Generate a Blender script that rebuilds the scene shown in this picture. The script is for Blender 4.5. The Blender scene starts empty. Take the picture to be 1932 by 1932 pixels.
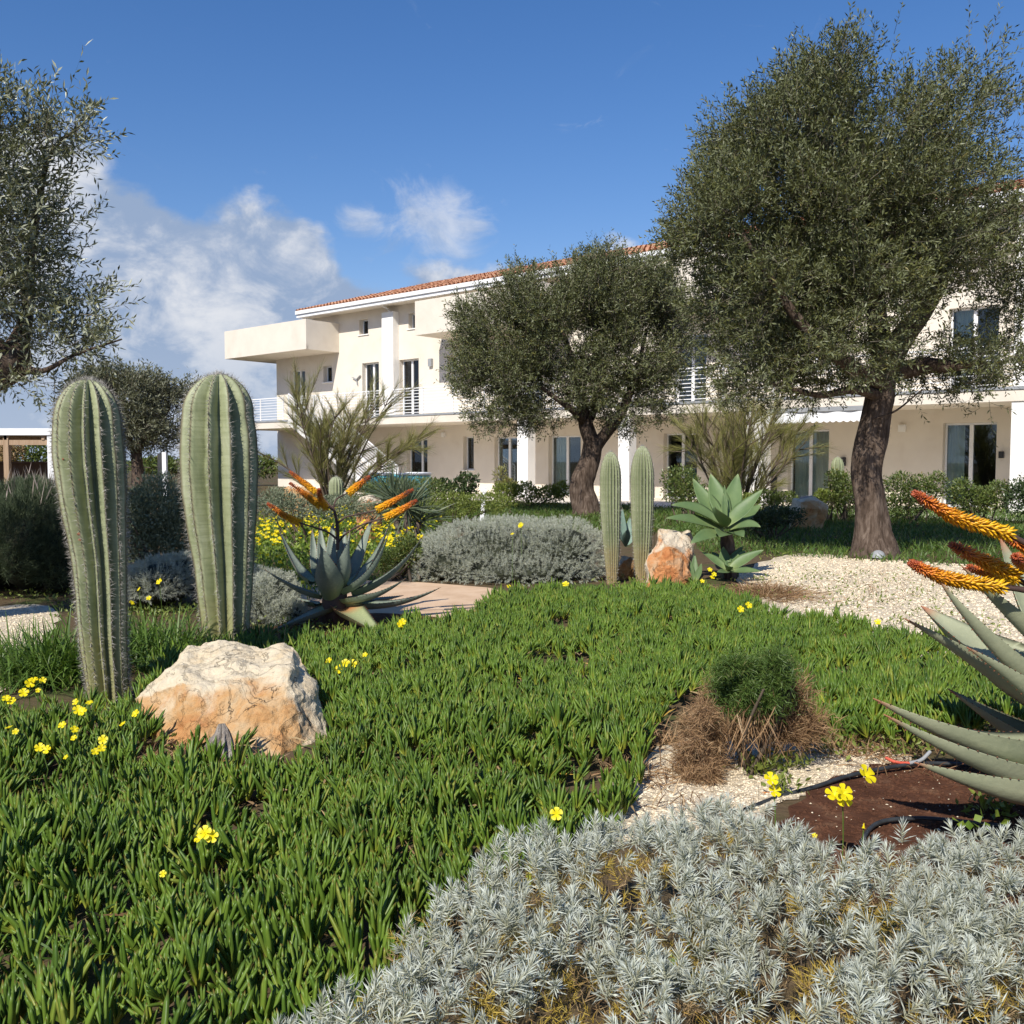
import bpy, math, random
import numpy as np
from mathutils import Vector, noise as mnoise
R = np.random.RandomState(7); random.seed(7)
C = bpy.context.scene.collection
pi = math.pi
# ------------------------------------------------------------------ camera, sky, sun, exposure
F, CX, EYE = 1786.0, 966.0, 1.3                 # focal length and centre in photo units (1932 wide)
PITCH = math.atan(98 / F)
cp, sp = math.cos(PITCH), math.sin(PITCH)
cam = bpy.data.objects.new('camera', bpy.data.cameras.new('camera')); C.objects.link(cam)
cam.location = (0, 0, EYE); cam.rotation_euler = (pi/2 - PITCH, 0, 0)
cam.data.sensor_width = 36; cam.data.lens = 36*F/1932; cam.data.clip_end = 3000; cam.data.clip_start = .05
S = bpy.context.scene; S.camera = cam
S.view_settings.view_transform = 'Standard'; S.view_settings.look = 'None'
S.view_settings.exposure = .22; S.view_settings.gamma = 1; S.view_settings.use_curve_mapping = False
S.cycles.max_bounces = 6; S.cycles.transparent_max_bounces = 12
SUND = Vector((.423*math.cos(math.radians(42)), .906*math.cos(math.radians(42)), -math.sin(math.radians(42)))).normalized()
sun = bpy.data.objects.new('sun', bpy.data.lights.new('sun', 'SUN')); C.objects.link(sun)
sun.data.energy = 4.9; sun.data.angle = math.radians(.5); sun.data.color = (1, .945, .85)
sun.rotation_euler = SUND.to_track_quat('-Z', 'Y').to_euler(); sun.location = (-8, -20, 30)
SKY_STRENGTH = .1

class NT:                                        # small node-tree helper
    def __init__(s, tree): s.t = tree; s.n = tree.nodes; s.l = tree.links
    def new(s, typ, **kw):
        n = s.n.new(typ)
        for k, v in kw.items(): setattr(n, k, v)
        return n
    def link(s, a, b): s.l.new(a, b)
    def set(s, sock, v):
        if isinstance(v, bpy.types.NodeSocket): s.l.new(v, sock)
        else: sock.default_value = v
    def math(s, op, a, b=0.0, c=None, clamp=False):
        n = s.new('ShaderNodeMath', operation=op, use_clamp=clamp)
        s.set(n.inputs[0], a); s.set(n.inputs[1], b)
        if c is not None: s.set(n.inputs[2], c)
        return n.outputs[0]
    def mix(s, f, a, b, blend='MIX'):
        n = s.new('ShaderNodeMix', data_type='RGBA', blend_type=blend)
        s.set(n.inputs[0], f); s.set(n.inputs[6], a if isinstance(a, bpy.types.NodeSocket) else (*a, 1)[:4])
        s.set(n.inputs[7], b if isinstance(b, bpy.types.NodeSocket) else (*b, 1)[:4])
        return n.outputs[2]
    def noise(s, scale, detail=4, rough=.55, vec=None, dist=0):
        n = s.new('ShaderNodeTexNoise'); n.inputs['Scale'].default_value = scale
        n.inputs['Detail'].default_value = detail; n.inputs['Roughness'].default_value = rough
        n.inputs['Distortion'].default_value = dist
        if vec is not None: s.l.new(vec, n.inputs['Vector'])
        return n.outputs['Fac']
    def ramp(s, fac, stops):
        n = s.new('ShaderNodeValToRGB'); el = n.color_ramp.elements
        while len(el) < len(stops): el.new(.5)
        for e, (p, c) in zip(el, stops):
            e.position = p; e.color = (*c, 1) if hasattr(c, '__len__') else (c, c, c, 1)
        s.set(n.inputs[0], fac); return n.outputs[0]
    def sstep(s, x, a, b):
        n = s.new('ShaderNodeMapRange', interpolation_type='SMOOTHSTEP'); s.set(n.inputs[0], x)
        n.inputs[1].default_value = a; n.inputs[2].default_value = b
        n.inputs[3].default_value = 0; n.inputs[4].default_value = 1
        return n.outputs[0]

def build_sky():
    w = bpy.data.worlds.new('World'); S.world = w; w.use_nodes = True
    t = NT(w.node_tree); t.n.clear()
    out = t.new('ShaderNodeOutputWorld'); bg = t.new('ShaderNodeBackground')
    bg.inputs[1].default_value = SKY_STRENGTH; t.link(bg.outputs[0], out.inputs[0])
    sky = t.new('ShaderNodeTexSky', sky_type='NISHITA', sun_disc=False)
    sky.sun_elevation = math.radians(42); sky.sun_rotation = math.radians(205)
    sky.air_density = 1.25; sky.dust_density = .2; sky.ozone_density = 3.2
    tc = t.new('ShaderNodeTexCoord'); g = tc.outputs['Generated']
    sx = t.new('ShaderNodeSeparateXYZ'); t.link(g, sx.inputs[0])
    az = t.math('ARCTAN2', sx.outputs[0], sx.outputs[1]); el = t.math('ARCSINE', sx.outputs[2])
    mp = t.new('ShaderNodeMapping'); mp.inputs['Scale'].default_value = (1, 1, 1.5); t.link(g, mp.inputs[0])
    v = mp.outputs[0]
    n1 = t.noise(6.5, 9, .56, v); n2 = t.noise(3.2, 7, .6, v, .3); n3 = t.noise(13, 8, .62, v, .4)
    azn = t.math('MULTIPLY_ADD', az, 1/(2*pi), .5)
    st = lambda a: a/(2*pi)+.5
    prof = t.ramp(azn, [(0, .20), (.25, .16), (.38, .2), (st(-.56), .285), (st(-.46), .30), (st(-.37), .285), (st(-.32), .24),
                        (st(-.25), .272), (st(-.205), .245), (st(-.17), .21), (st(-.1), .20), (st(0), .215), (st(.1), .21), (st(.2), .16), (st(.3), .13), (.75, .17), (1, .20)])
    h = t.math('SUBTRACT', prof, el)
    d = t.math('MULTIPLY_ADD', t.math('SUBTRACT', n1, .5), .20, h)
    dens = t.sstep(d, -.008, .018)
    # thin wisps torn off above the bank
    def blob(a0, e0, ra, re):
        a = t.math('DIVIDE', t.math('SUBTRACT', az, a0), ra); e = t.math('DIVIDE', t.math('SUBTRACT', el, e0), re)
        return t.math('EXPONENT', t.math('MULTIPLY', t.math('ADD', t.math('MULTIPLY', a, a), t.math('MULTIPLY', e, e)), -1))
    wis = t.math('MAXIMUM', blob(-.075, .235, .06, .055), t.math('MULTIPLY', blob(-.15, .24, .05, .02), .8))
    wisn = t.noise(9, 9, .62, v, 1.2)
    wisd = t.math('MULTIPLY', t.sstep(t.math('MULTIPLY_ADD', wis, .42, t.math('SUBTRACT', wisn, .5)), .12, .42), .62)
    dens = t.math('MAXIMUM', t.math('MULTIPLY', dens, .96), wisd)
    # lit tops, blue-grey bellies
    lit = t.sstep(t.math('ADD', t.math('MULTIPLY', t.math('SUBTRACT', n2, .5), .5), t.math('MULTIPLY', t.math('SUBTRACT', n3, .5), .42)), -.07, .08)
    lit = t.math('SUBTRACT', lit, t.math('MULTIPLY', t.sstep(h, .07, .22), .55), clamp=True)
    cc = t.mix(lit, (2.7, 3.55, 5.1), (7.0, 7.1, 7.4))
    hz = t.sstep(el, .16, -.02)
    hs = t.new('ShaderNodeHueSaturation'); hs.inputs['Saturation'].default_value = 1.28; hs.inputs['Value'].default_value = .90
    t.link(sky.outputs[0], hs.inputs['Color'])
    col = t.mix(dens, t.mix(1, hs.outputs[0], (1.04, .955, 1.14), 'MULTIPLY'), cc)
    col = t.mix(t.math('MULTIPLY', hz, .35), col, (5.2, 6.0, 7.2))
    t.link(col, bg.inputs[0])
build_sky()

# ------------------------------------------------------------------ projection helpers
def ray(u, v):
    y = -(v - CX)/F
    return np.array([(u - CX)/F, cp + y*sp, -sp + y*cp])
def at(u, v, Y):
    d = ray(u, v); return np.array([d[0]/d[1]*Y, Y, EYE + d[2]/d[1]*Y])
def G(u, v, z=0.):
    d = ray(u, v); t = (z - EYE)/d[2]; return np.array([d[0]*t, d[1]*t, z])
FA = math.radians(49.15); FSA, FCA = math.sin(FA), math.cos(FA)
W0 = at(1830, 797, 25.9); W0[2] = 0
def fp(u, v, off=0.):                            # pixel -> facade coordinates on the plane standing off metres before the wall
    d = ray(u, v); k = (off - FCA*W0[0] - FSA*W0[1])/(-FCA*d[0] - FSA*d[1]); P = d*k
    return (P[0]-W0[0])*FSA - (P[1]-W0[1])*FCA, EYE + P[2]
def nrm(a): return a/np.maximum(np.linalg.norm(a, axis=-1, keepdims=True), 1e-9)
def inpoly(P, poly):
    x, y = P[:, 0], P[:, 1]; c = np.zeros(len(P), bool); n = len(poly)
    for i in range(n):
        (x1, y1), (x2, y2) = poly[i][:2], poly[i-1][:2]
        c ^= ((y1 > y) != (y2 > y)) & (x < (x2-x1)*(y-y1)/((y2-y1) or 1e-9) + x1)
    return c

# ------------------------------------------------------------------ mesh helpers
def tag(o, label=None, cat=None, group=None, kind=None):
    for k, v in (('label', label), ('category', cat), ('group', group), ('kind', kind)):
        if v: o[k] = v
    return o
def empty(name, loc, label, cat, group=None, rz=0):
    o = bpy.data.objects.new(name, None); C.objects.link(o); o.location = loc; o.rotation_euler = (0, 0, rz)
    o.empty_display_size = .1; return tag(o, label, cat, group)
def mk(name, parts, parent=None, local=False, loc=None, smooth=False, **tags):
    """parts: list of (V, F, material, attr t or None). One mesh object."""
    Vs, idx, st, tot, mi, ts, mats = [], [], [], [], [], [], []; off = lo = 0; hast = any(len(p) > 3 and p[3] is not None for p in parts)
    for p in parts:
        V, Fa, m = np.asarray(p[0], float).reshape(-1, 3), p[1], p[2]
        Fl = Fa if isinstance(Fa, list) else [Fa]
        if m not in mats: mats.append(m)
        for f in Fl:
            f = np.asarray(f, int)
            if not f.size: continue
            idx.append((f + off).ravel()); k = f.shape[1]
            st.append(np.arange(len(f))*k + lo); lo += f.size; mi.append(np.full(len(f), mats.index(m)))
        if hast: ts.append(np.asarray(p[3] if len(p) > 3 and p[3] is not None else np.zeros(len(V)), float).ravel())
        Vs.append(V); off += len(V)
    V = np.concatenate(Vs)
    base = np.zeros(3)
    if parent is not None and not local: base = np.array(parent.matrix_basis.translation) if parent.parent is None else np.array(parent.parent.location)
    elif parent is None and loc is not None: base = np.asarray(loc, float)
    V = V - base
    me = bpy.data.meshes.new(name); me.vertices.add(len(V)); me.vertices.foreach_set('co', V.ravel().astype(np.float32))
    I = np.concatenate(idx); ST = np.concatenate(st)
    me.loops.add(len(I)); me.loops.foreach_set('vertex_index', I.astype(np.int32))
    me.polygons.add(len(ST)); me.polygons.foreach_set('loop_start', ST.astype(np.int32))
    for m in mats: me.materials.append(m)
    me.polygons.foreach_set('material_index', np.concatenate(mi).astype(np.int32))
    me.polygons.foreach_set('use_smooth', np.full(len(ST), bool(smooth)))
    if hast:
        a = me.attributes.new('t', 'FLOAT', 'POINT'); a.data.foreach_set('value', np.concatenate(ts).astype(np.float32))
    me.update(calc_edges=True); 
    o = bpy.data.objects.new(name, me); C.objects.link(o)
    if parent is not None: o.parent = parent
    elif loc is not None: o.location = loc
    return tag(o, **tags)
def link_copy(src, name, parent, loc=(0, 0, 0), rot=(0, 0, 0), scale=(1, 1, 1)):
    c = src.copy(); c.name = name; c.parent = parent; C.objects.link(c); c.location = loc; c.rotation_euler = rot; c.scale = scale
    return c
BOXF = np.array([[0, 2, 3, 1], [4, 5, 7, 6], [0, 1, 5, 4], [2, 6, 7, 3], [0, 4, 6, 2], [1, 3, 7, 5]])
def box(x0, x1, y0, y1, z0, z1):
    return np.array([(x, y, z) for z in (z0, z1) for y in (y0, y1) for x in (x0, x1)], float), BOXF
def bar(a, b, w, h=None, up=(0, 0, 1)):
    a, b = np.asarray(a, float), np.asarray(b, float); h = h or w; d = nrm(b-a); s = nrm(np.cross(d, up)); u = np.cross(s, d)
    V = [p + s*i*w/2 + u*j*h/2 for p in (a, b) for j in (-1, 1) for i in (-1, 1)]
    return np.array(V), BOXF
def join(L):
    Vs, Fs, o = [], [], 0
    for V, f in L: Vs.append(V); Fs.append(np.asarray(f)+o); o += len(V)
    return np.concatenate(Vs), np.concatenate(Fs)
def tube(P, rad, n=10, wob=0., lobes=5, seed=0, cap=True, freq=2.):
    P = np.asarray(P, float); m = len(P); rad = np.broadcast_to(np.asarray(rad, float), (m,))
    T = nrm(np.gradient(P, axis=0)); ref = np.array([.0, 1, .1]) if abs(T[0][1]) < .9 else np.array([1., 0, 0])
    A = nrm(np.cross(T, ref)); B = np.cross(T, A); th = np.linspace(0, 2*pi, n, endpoint=False); V = np.zeros((m, n, 3))
    for i in range(m):
        r = rad[i]*np.ones(n)
        if wob:
            for j, a in enumerate(th):
                q = Vector((math.cos(a)*1.3, math.sin(a)*1.3, P[i][2]*freq + seed*7.1))
                r[j] *= 1 + wob*(mnoise.noise(q)*1.2 + .45*mnoise.noise(q*2.7)) + wob*.35*math.sin(a*lobes + P[i][2]*1.5 + 2*mnoise.noise(Vector((seed, P[i][2]*2, 0))))
        V[i] = P[i] + np.outer(np.cos(th)*r, A[i]) + np.outer(np.sin(th)*r, B[i])
    k = np.arange(n); k2 = (k+1) % n
    Fq = np.concatenate([np.stack([i*n+k, i*n+k2, (i+1)*n+k2, (i+1)*n+k], 1) for i in range(m-1)])
    return V.reshape(-1, 3), Fq
def spline(P, n):
    P = np.asarray(P, float); k = len(P); t = np.linspace(0, k-1, n); i = np.clip(t.astype(int), 0, k-2); f = (t-i)[:, None]
    Q = np.concatenate([[2*P[0]-P[1]], P, [2*P[-1]-P[-2]]]); a, b, c, d = Q[i], Q[i+1], Q[i+2], Q[i+3]
    return .5*(2*b + (c-a)*f + (2*a-5*b+4*c-d)*f**2 + (3*b-a-3*c+d)*f**3)
def rdir(n, up=0., r=R):
    d = nrm(r.normal(size=(n, 3))); d[:, 2] += up; return nrm(d)
def perp(D, r=R):
    return nrm(np.cross(D, nrm(r.normal(size=D.shape))))
def blades(P, D, L, W, bend=0., segs=2, side=None, keel=.0):
    """curved tapering strips: returns V, F(quads), t along the blade"""
    N = len(P); L = np.broadcast_to(L, (N,)); W = np.broadcast_to(W, (N,)); bend = np.broadcast_to(bend, (N,))
    if side is None: side = perp(D)
    Vs, ts = [], []
    for i in range(segs+1):
        t = i/segs; c = P + D*(L*t)[:, None]; c = c + np.array([0, 0, -1.])*(bend*L*t*t)[:, None]
        w = W*(.75 + .5*t if t < .5 else 1.0*(1-(t-.5)*2)**.8 + .06)*.5
        Vs += [c - side*w[:, None], c + side*w[:, None]]; ts += [np.full(N, t)]*2
    V = np.stack(Vs, 1); n = 2*(segs+1)
    f = np.concatenate([[[2*i, 2*i+1, 2*i+3, 2*i+2]] for i in range(segs)])
    Fq = (f[None] + (np.arange(N)*n)[:, None, None]).reshape(-1, 4)
    return V.reshape(-1, 3), Fq, np.stack(ts, 1).ravel()
def cards(P, D, L, W, fold=.25, side=None):
    """lance-shaped leaves folded on the midrib, two triangles each"""
    N = len(P); L = np.broadcast_to(L, (N,))[:, None]; W = np.broadcast_to(W, (N,))[:, None]
    if side is None: side = perp(D)
    up = np.cross(side, D); m = P + D*L*.5 + up*W*fold
    V = np.stack([P, m - side*W*.5, P + D*L, m + side*W*.5], 1)
    f = np.array([[0, 1, 2], [0, 2, 3]])
    return V.reshape(-1, 3), (f[None] + (np.arange(N)*4)[:, None, None]).reshape(-1, 3)

# ------------------------------------------------------------------ materials
def newmat(name):
    m = bpy.data.materials.new(name); m.use_nodes = True; t = NT(m.node_tree); t.n.clear()
    out = t.new('ShaderNodeOutputMaterial'); p = t.new('ShaderNodeBsdfPrincipled'); t.link(p.outputs[0], out.inputs[0])
    return m, t, p, out
def leafmat(name, c1, c2, back=None, base=None, tipc=None, rough=.5, trans=.18, spec=.4, mid=None, patch=None):
    m, t, p, out = newmat(name)
    geo = t.new('ShaderNodeNewGeometry'); rnd = geo.outputs['Random Per Island']
    col = t.ramp(rnd, [(0, c1), (1, c2)]) if mid is None else t.ramp(rnd, [(0, c1), (.55, c2), (.9, c2), (1, mid)])
    if patch: tc = t.new('ShaderNodeTexCoord'); col = t.mix(t.math('MULTIPLY', t.sstep(t.noise(patch[0], 3, .6, tc.outputs['Object']), .42, .68), .8), col, patch[1])
    if base is not None or tipc is not None:
        at_ = t.new('ShaderNodeAttribute', attribute_name='t'); f = at_.outputs['Fac']
        if base is not None: col = t.mix(t.sstep(f, .55, .0), col, base)
        if tipc is not None: col = t.mix(t.math('MULTIPLY', t.sstep(f, .86, 1.), t.sstep(rnd, .5, .8)), col, tipc)
    if back is not None: col = t.mix(geo.outputs['Backfacing'], col, back)
    t.link(col, p.inputs['Base Color']); p.inputs['Roughness'].default_value = rough
    p.inputs['Specular IOR Level'].default_value = spec
    if trans:
        tr = t.new('ShaderNodeBsdfTranslucent'); t.link(t.mix(1, col, (1.2, 1.25, .55), 'MULTIPLY'), tr.inputs[0])
        mx = t.new('ShaderNodeMixShader'); mx.inputs[0].default_value = trans
        t.link(p.outputs[0], mx.inputs[1]); t.link(tr.outputs[0], mx.inputs[2]); t.link(mx.outputs[0], out.inputs[0])
    return m
def surf(name, stops, scale=6, detail=6, rough=.8, bump=.0, bscale=40, spec=.3, aniso=None, metal=0., stain=None, dist=0.):
    m, t, p, out = newmat(name)
    tc = t.new('ShaderNodeTexCoord'); vec = tc.outputs['Object']
    if aniso:
        mp = t.new('ShaderNodeMapping'); mp.inputs['Scale'].default_value = aniso; t.link(vec, mp.inputs[0]); vec = mp.outputs[0]
    col = t.ramp(t.noise(scale, detail, .6, vec, dist), stops)
    if stain: col = t.mix(t.math('MULTIPLY', t.sstep(t.noise(stain[0], 5, .6, vec, .5), stain[2], stain[3]), stain[4]), col, stain[1])
    t.link(col, p.inputs['Base Color']); p.inputs['Roughness'].default_value = rough; p.inputs['Metallic'].default_value = metal
    p.inputs['Specular IOR Level'].default_value = spec
    if bump:
        b = t.new('ShaderNodeBump'); b.inputs['Strength'].default_value = bump; b.inputs['Distance'].default_value = .02
        t.link(t.noise(bscale, 6, .65, vec), b.inputs['Height']); t.link(b.outputs[0], p.inputs['Normal'])
    return m
M = {}
M['plaster'] = surf('plaster', [(.3, (.68, .615, .52)), (.7, (.74, .675, .575))], 1.3, 6, .9, .12, 60, .15, stain=(.9, (.60, .51, .41), .5, .75, .4))
M['plaster_white'] = surf('plaster_white', [(.3, (.78, .76, .72)), (.7, (.84, .82, .78))], 2, 5, .9, .08, 60, .15)
M['paint'] = surf('white_paint', [(.3, (.78, .78, .78)), (.7, (.83, .83, .83))], 3, 3, .45, 0, 10, .4)
M['terracotta'] = surf('terracotta', [(.25, (.42, .19, .105)), (.5, (.56, .29, .17)), (.8, (.64, .42, .29))], 2.6, 6, .85, .2, 40, .2)
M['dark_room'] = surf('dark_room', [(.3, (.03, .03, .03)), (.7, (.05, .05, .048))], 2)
M['curtain'] = surf('curtain_cloth', [(.3, (.66, .70, .66)), (.7, (.76, .79, .75))], 3, 3, .9)
M['grey_metal'] = surf('grey_metal', [(.3, (.25, .26, .27)), (.7, (.33, .34, .35))], 4, 3, .5, 0, 10, .5)
M['dark_metal'] = surf('dark_metal', [(.3, (.03, .03, .035)), (.7, (.06, .06, .06))], 8, 3, .5)
M['hose'] = surf('black_hose', [(.3, (.018, .02, .022)), (.7, (.045, .05, .055))], 20, 3, .45, 0, 10, .5)
M['red_plastic'] = surf('red_plastic', [(.3, (.5, .07, .04)), (.7, (.62, .13, .08))], 20, 3, .5)
M['turquoise'] = surf('turquoise_vinyl', [(.3, (.10, .45, .55)), (.7, (.2, .6, .68))], 3, 3, .4)
M['brown_wall'] = surf('brown_stone_wall', [(.3, (.12, .065, .035)), (.7, (.2, .115, .07))], 2, 6, .9, .3, 20)
M['wood'] = surf('pale_wood', [(.3, (.30, .2, .12)), (.7, (.42, .3, .2))], 3, 6, .7, .1, 30, aniso=(8, 8, .6))
M['soil'] = surf('red_brown_soil', [(.25, (.055, .024, .014)), (.55, (.10, .045, .026)), (.8, (.17, .10, .06))], 9, 8, .95, .6, 30, .1)
M['ground'] = surf('garden_ground', [(.25, (.05, .032, .018)), (.45, (.12, .085, .05)), (.62, (.10, .075, .04)), (.85, (.24, .18, .11))], 5, 9, .95, .7, 22, .1, stain=(1.2, (.06, .09, .025), .5, .66, .8))
M['core'] = surf('shaded_core', [(.3, (.018, .02, .012)), (.7, (.04, .045, .025))], 20, 4, .95)  # near-black filling, the inner shade of the bushes put into its colour
M['gravel'] = surf('cream_gravel', [(.3, (.36, .28, .18)), (.46, (.68, .57, .41)), (.62, (.78, .68, .51)), (.8, (.84, .76, .60))], 26, 8, .95, 1.0, 55, .15, stain=(1.6, (.40, .32, .2), .56, .78, .6))
M['pebble'] = surf('pebble_stone', [(.3, (.58, .47, .32)), (.55, (.76, .66, .49)), (.8, (.84, .77, .63))], 30, 4, .9, 0, 40, .2)
M['pathslab'] = surf('sand_path', [(.3, (.54, .37, .235)), (.55, (.64, .455, .30)), (.8, (.69, .52, .36))], 3.5, 7, .9, .2, 60, .15)
M['bark'] = surf('olive_bark', [(.28, (.034, .024, .017)), (.48, (.092, .066, .05)), (.64, (.165, .125, .098)), (.8, (.29, .235, .19))], 5.5, 9, .95, 1.0, 12, .1, aniso=(3.5, 3.5, .8), dist=.6)
M['bark_pale'] = surf('grey_bark', [(.3, (.06, .045, .035)), (.55, (.16, .125, .10)), (.8, (.32, .26, .22))], 6, 9, .95, 1.0, 14, .1, aniso=(2.5, 2.5, 1), dist=1.)
M['twig'] = surf('olive_twig', [(.3, (.10, .085, .06)), (.7, (.19, .165, .125))], 8)
M['broom_stem'] = surf('broom_stem', [(.3, (.07, .052, .035)), (.7, (.15, .115, .08))], 8)
M['stalk'] = surf('flower_stalk', [(.3, (.05, .028, .022)), (.7, (.10, .06, .045))], 8, 4, .6)
M['stump'] = surf('weathered_stump', [(.3, (.10, .08, .065)), (.5, (.32, .28, .24)), (.75, (.56, .52, .46))], 9, 8, .95, 1., 30, .1, aniso=(3, 3, .7))
M['olive'] = leafmat('olive_leaf', (.05, .058, .016), (.11, .12, .034), back=(.15, .165, .08), rough=.45, trans=.10, spec=.4, mid=(.20, .17, .05))
M['olive_near'] = leafmat('near_olive_leaf', (.065, .075, .03), (.14, .15, .065), back=(.30, .315, .22), rough=.4, trans=.10, spec=.5, mid=(.22, .2, .07))
M['olive_far'] = leafmat('far_olive_leaf', (.075, .08, .038), (.125, .13, .068), back=(.18, .185, .12), rough=.5, trans=.1)
M['ice'] = leafmat('ice_plant_leaf', (.072, .142, .017), (.15, .235, .030), base=(.38, .40, .05), tipc=(.20, .12, .03), rough=.42, trans=.16, spec=.35, mid=(.27, .29, .05), patch=(5., (.06, .115, .018)))
M['grass'] = leafmat('grass_blade', (.05, .105, .018), (.12, .20, .035), rough=.45, trans=.25, mid=(.24, .26, .09))
M['shade_grass'] = leafmat('lawn_grass', (.045, .09, .016), (.09, .15, .026), rough=.5, trans=.2, mid=(.18, .2, .05))  # lawn blades, tree shade partly put into the darkened colour
M['silver'] = leafmat('silver_leaf', (.36, .39, .345), (.57, .605, .545), base=(.36, .36, .25), rough=.75, trans=.12, spec=.15, mid=(.36, .34, .20), patch=(9., (.33, .345, .285)))
M['silver_mid'] = leafmat('grey_silver_leaf', (.36, .385, .33), (.54, .56, .49), base=(.34, .35, .25), rough=.8, trans=.1, spec=.1, mid=(.34, .33, .22))
M['dead'] = leafmat('dead_leaf', (.17, .10, .05), (.36, .26, .14), rough=.9, trans=.1, spec=.1, mid=(.48, .30, .06))
M['dead_red'] = leafmat('dead_grass', (.13, .07, .04), (.36, .23, .125), rough=.9, trans=.15, spec=.1, mid=(.52, .39, .24))
M['yellow_old'] = leafmat('yellowing_leaf', (.30, .20, .03), (.45, .34, .08), rough=.8, trans=.15, spec=.1, mid=(.30, .28, .16))
M['fern'] = leafmat('feathery_leaf', (.05, .095, .016), (.105, .17, .035), rough=.5, trans=.25, mid=(.16, .15, .05))
M['hedge'] = leafmat('hedge_leaf', (.06, .095, .02), (.13, .17, .04), rough=.38, trans=.15, spec=.5, mid=(.22, .17, .05))
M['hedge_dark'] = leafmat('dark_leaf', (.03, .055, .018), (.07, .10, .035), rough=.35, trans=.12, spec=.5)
M['hedge_light'] = leafmat('light_leaf', (.12, .16, .03), (.22, .26, .05), rough=.45, trans=.2)
M['lavender'] = leafmat('lavender_leaf', (.055, .08, .04), (.12, .15, .085), tipc=(.22, .2, .17), rough=.7, trans=.12, spec=.2)
M['lav_stem'] = leafmat('lavender_spike', (.2, .17, .14), (.34, .28, .25), rough=.8, trans=.1)
M['greyleaf'] = leafmat('grey_shrub_leaf', (.12, .15, .085), (.27, .30, .20), rough=.6, trans=.12, spec=.3)
M['broom'] = leafmat('broom_twig', (.14, .145, .035), (.26, .25, .08), rough=.6, trans=.2, mid=(.30, .22, .10))
M['yellow'] = leafmat('yellow_petal', (.78, .62, .008), (.88, .74, .012), rough=.45, trans=.3, spec=.3)
M['clover'] = leafmat('clover_leaf', (.09, .17, .02), (.20, .27, .035), rough=.5, trans=.25, mid=(.3, .32, .04))
M['yucca'] = leafmat('yucca_blade', (.07, .10, .055), (.15, .18, .10), rough=.5, trans=.1)
M['spine'] = leafmat('cactus_spine', (.10, .08, .06), (.50, .47, .42), rough=.6, trans=0, mid=(.05, .035, .03))

def aloemat(name, c0, c1, basec, tipc, spot=.35):
    m, t, p, out = newmat(name); at_ = t.new('ShaderNodeAttribute', attribute_name='t'); f = at_.outputs['Fac']
    tc = t.new('ShaderNodeTexCoord'); o = tc.outputs['Object']
    col = t.ramp(t.noise(5, 6, .6, o), [(.3, c0), (.7, c1)])
    col = t.mix(t.math('MULTIPLY', t.sstep(t.noise(55, 3, .6, o), .5, .68), spot), col, (c1[0]*1.45, c1[1]*1.4, c1[2]*1.35))
    if basec: col = t.mix(t.sstep(f, .35, .02), col, basec)
    col = t.mix(t.sstep(f, .88, 1.), col, tipc)
    t.link(col, p.inputs['Base Color']); p.inputs['Roughness'].default_value = .5; p.inputs['Specular IOR Level'].default_value = .35
    b = t.new('ShaderNodeBump'); b.inputs['Strength'].default_value = .15; b.inputs['Distance'].default_value = .01
    t.link(t.noise(45, 5, .6, o), b.inputs['Height']); t.link(b.outputs[0], p.inputs['Normal'])
    return m
M['aloe'] = aloemat('aloe_skin', (.14, .175, .135), (.215, .25, .20), (.20, .25, .13), (.20, .14, .09))
M['aloe_near'] = aloemat('pale_aloe_skin', (.24, .26, .165), (.325, .335, .215), None, (.36, .15, .08), .15)
M['aloe_orange'] = aloemat('sunburnt_aloe_skin', (.24, .28, .14), (.30, .33, .17), (.42, .16, .06), (.2, .14, .09))
M['thorn'] = surf('red_thorn', [(.3, (.16, .06, .035)), (.7, (.30, .13, .07))], 30)
M['agave'] = aloemat('agave_skin', (.085, .14, .055), (.135, .195, .075), (.22, .27, .10), (.19, .24, .10), .1)
M['agave_blue'] = aloemat('blue_agave_skin', (.16, .24, .19), (.22, .31, .25), None, (.12, .1, .07), .1)
def floretmat():
    m, t, p, out = newmat('aloe_floret'); at_ = t.new('ShaderNodeAttribute', attribute_name='t')
    geo = t.new('ShaderNodeNewGeometry')
    f = t.math('MULTIPLY_ADD', geo.outputs['Random Per Island'], .2, at_.outputs['Fac'])
    col = t.ramp(f, [(0, (.88, .52, .012)), (.45, (.85, .40, .01)), (.75, (.72, .24, .012)), (.95, (.52, .13, .02)), (1, (.36, .075, .025))])
    t.link(col, p.inputs['Base Color']); p.inputs['Roughness'].default_value = .4; return m
M['floret'] = floretmat()
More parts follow.
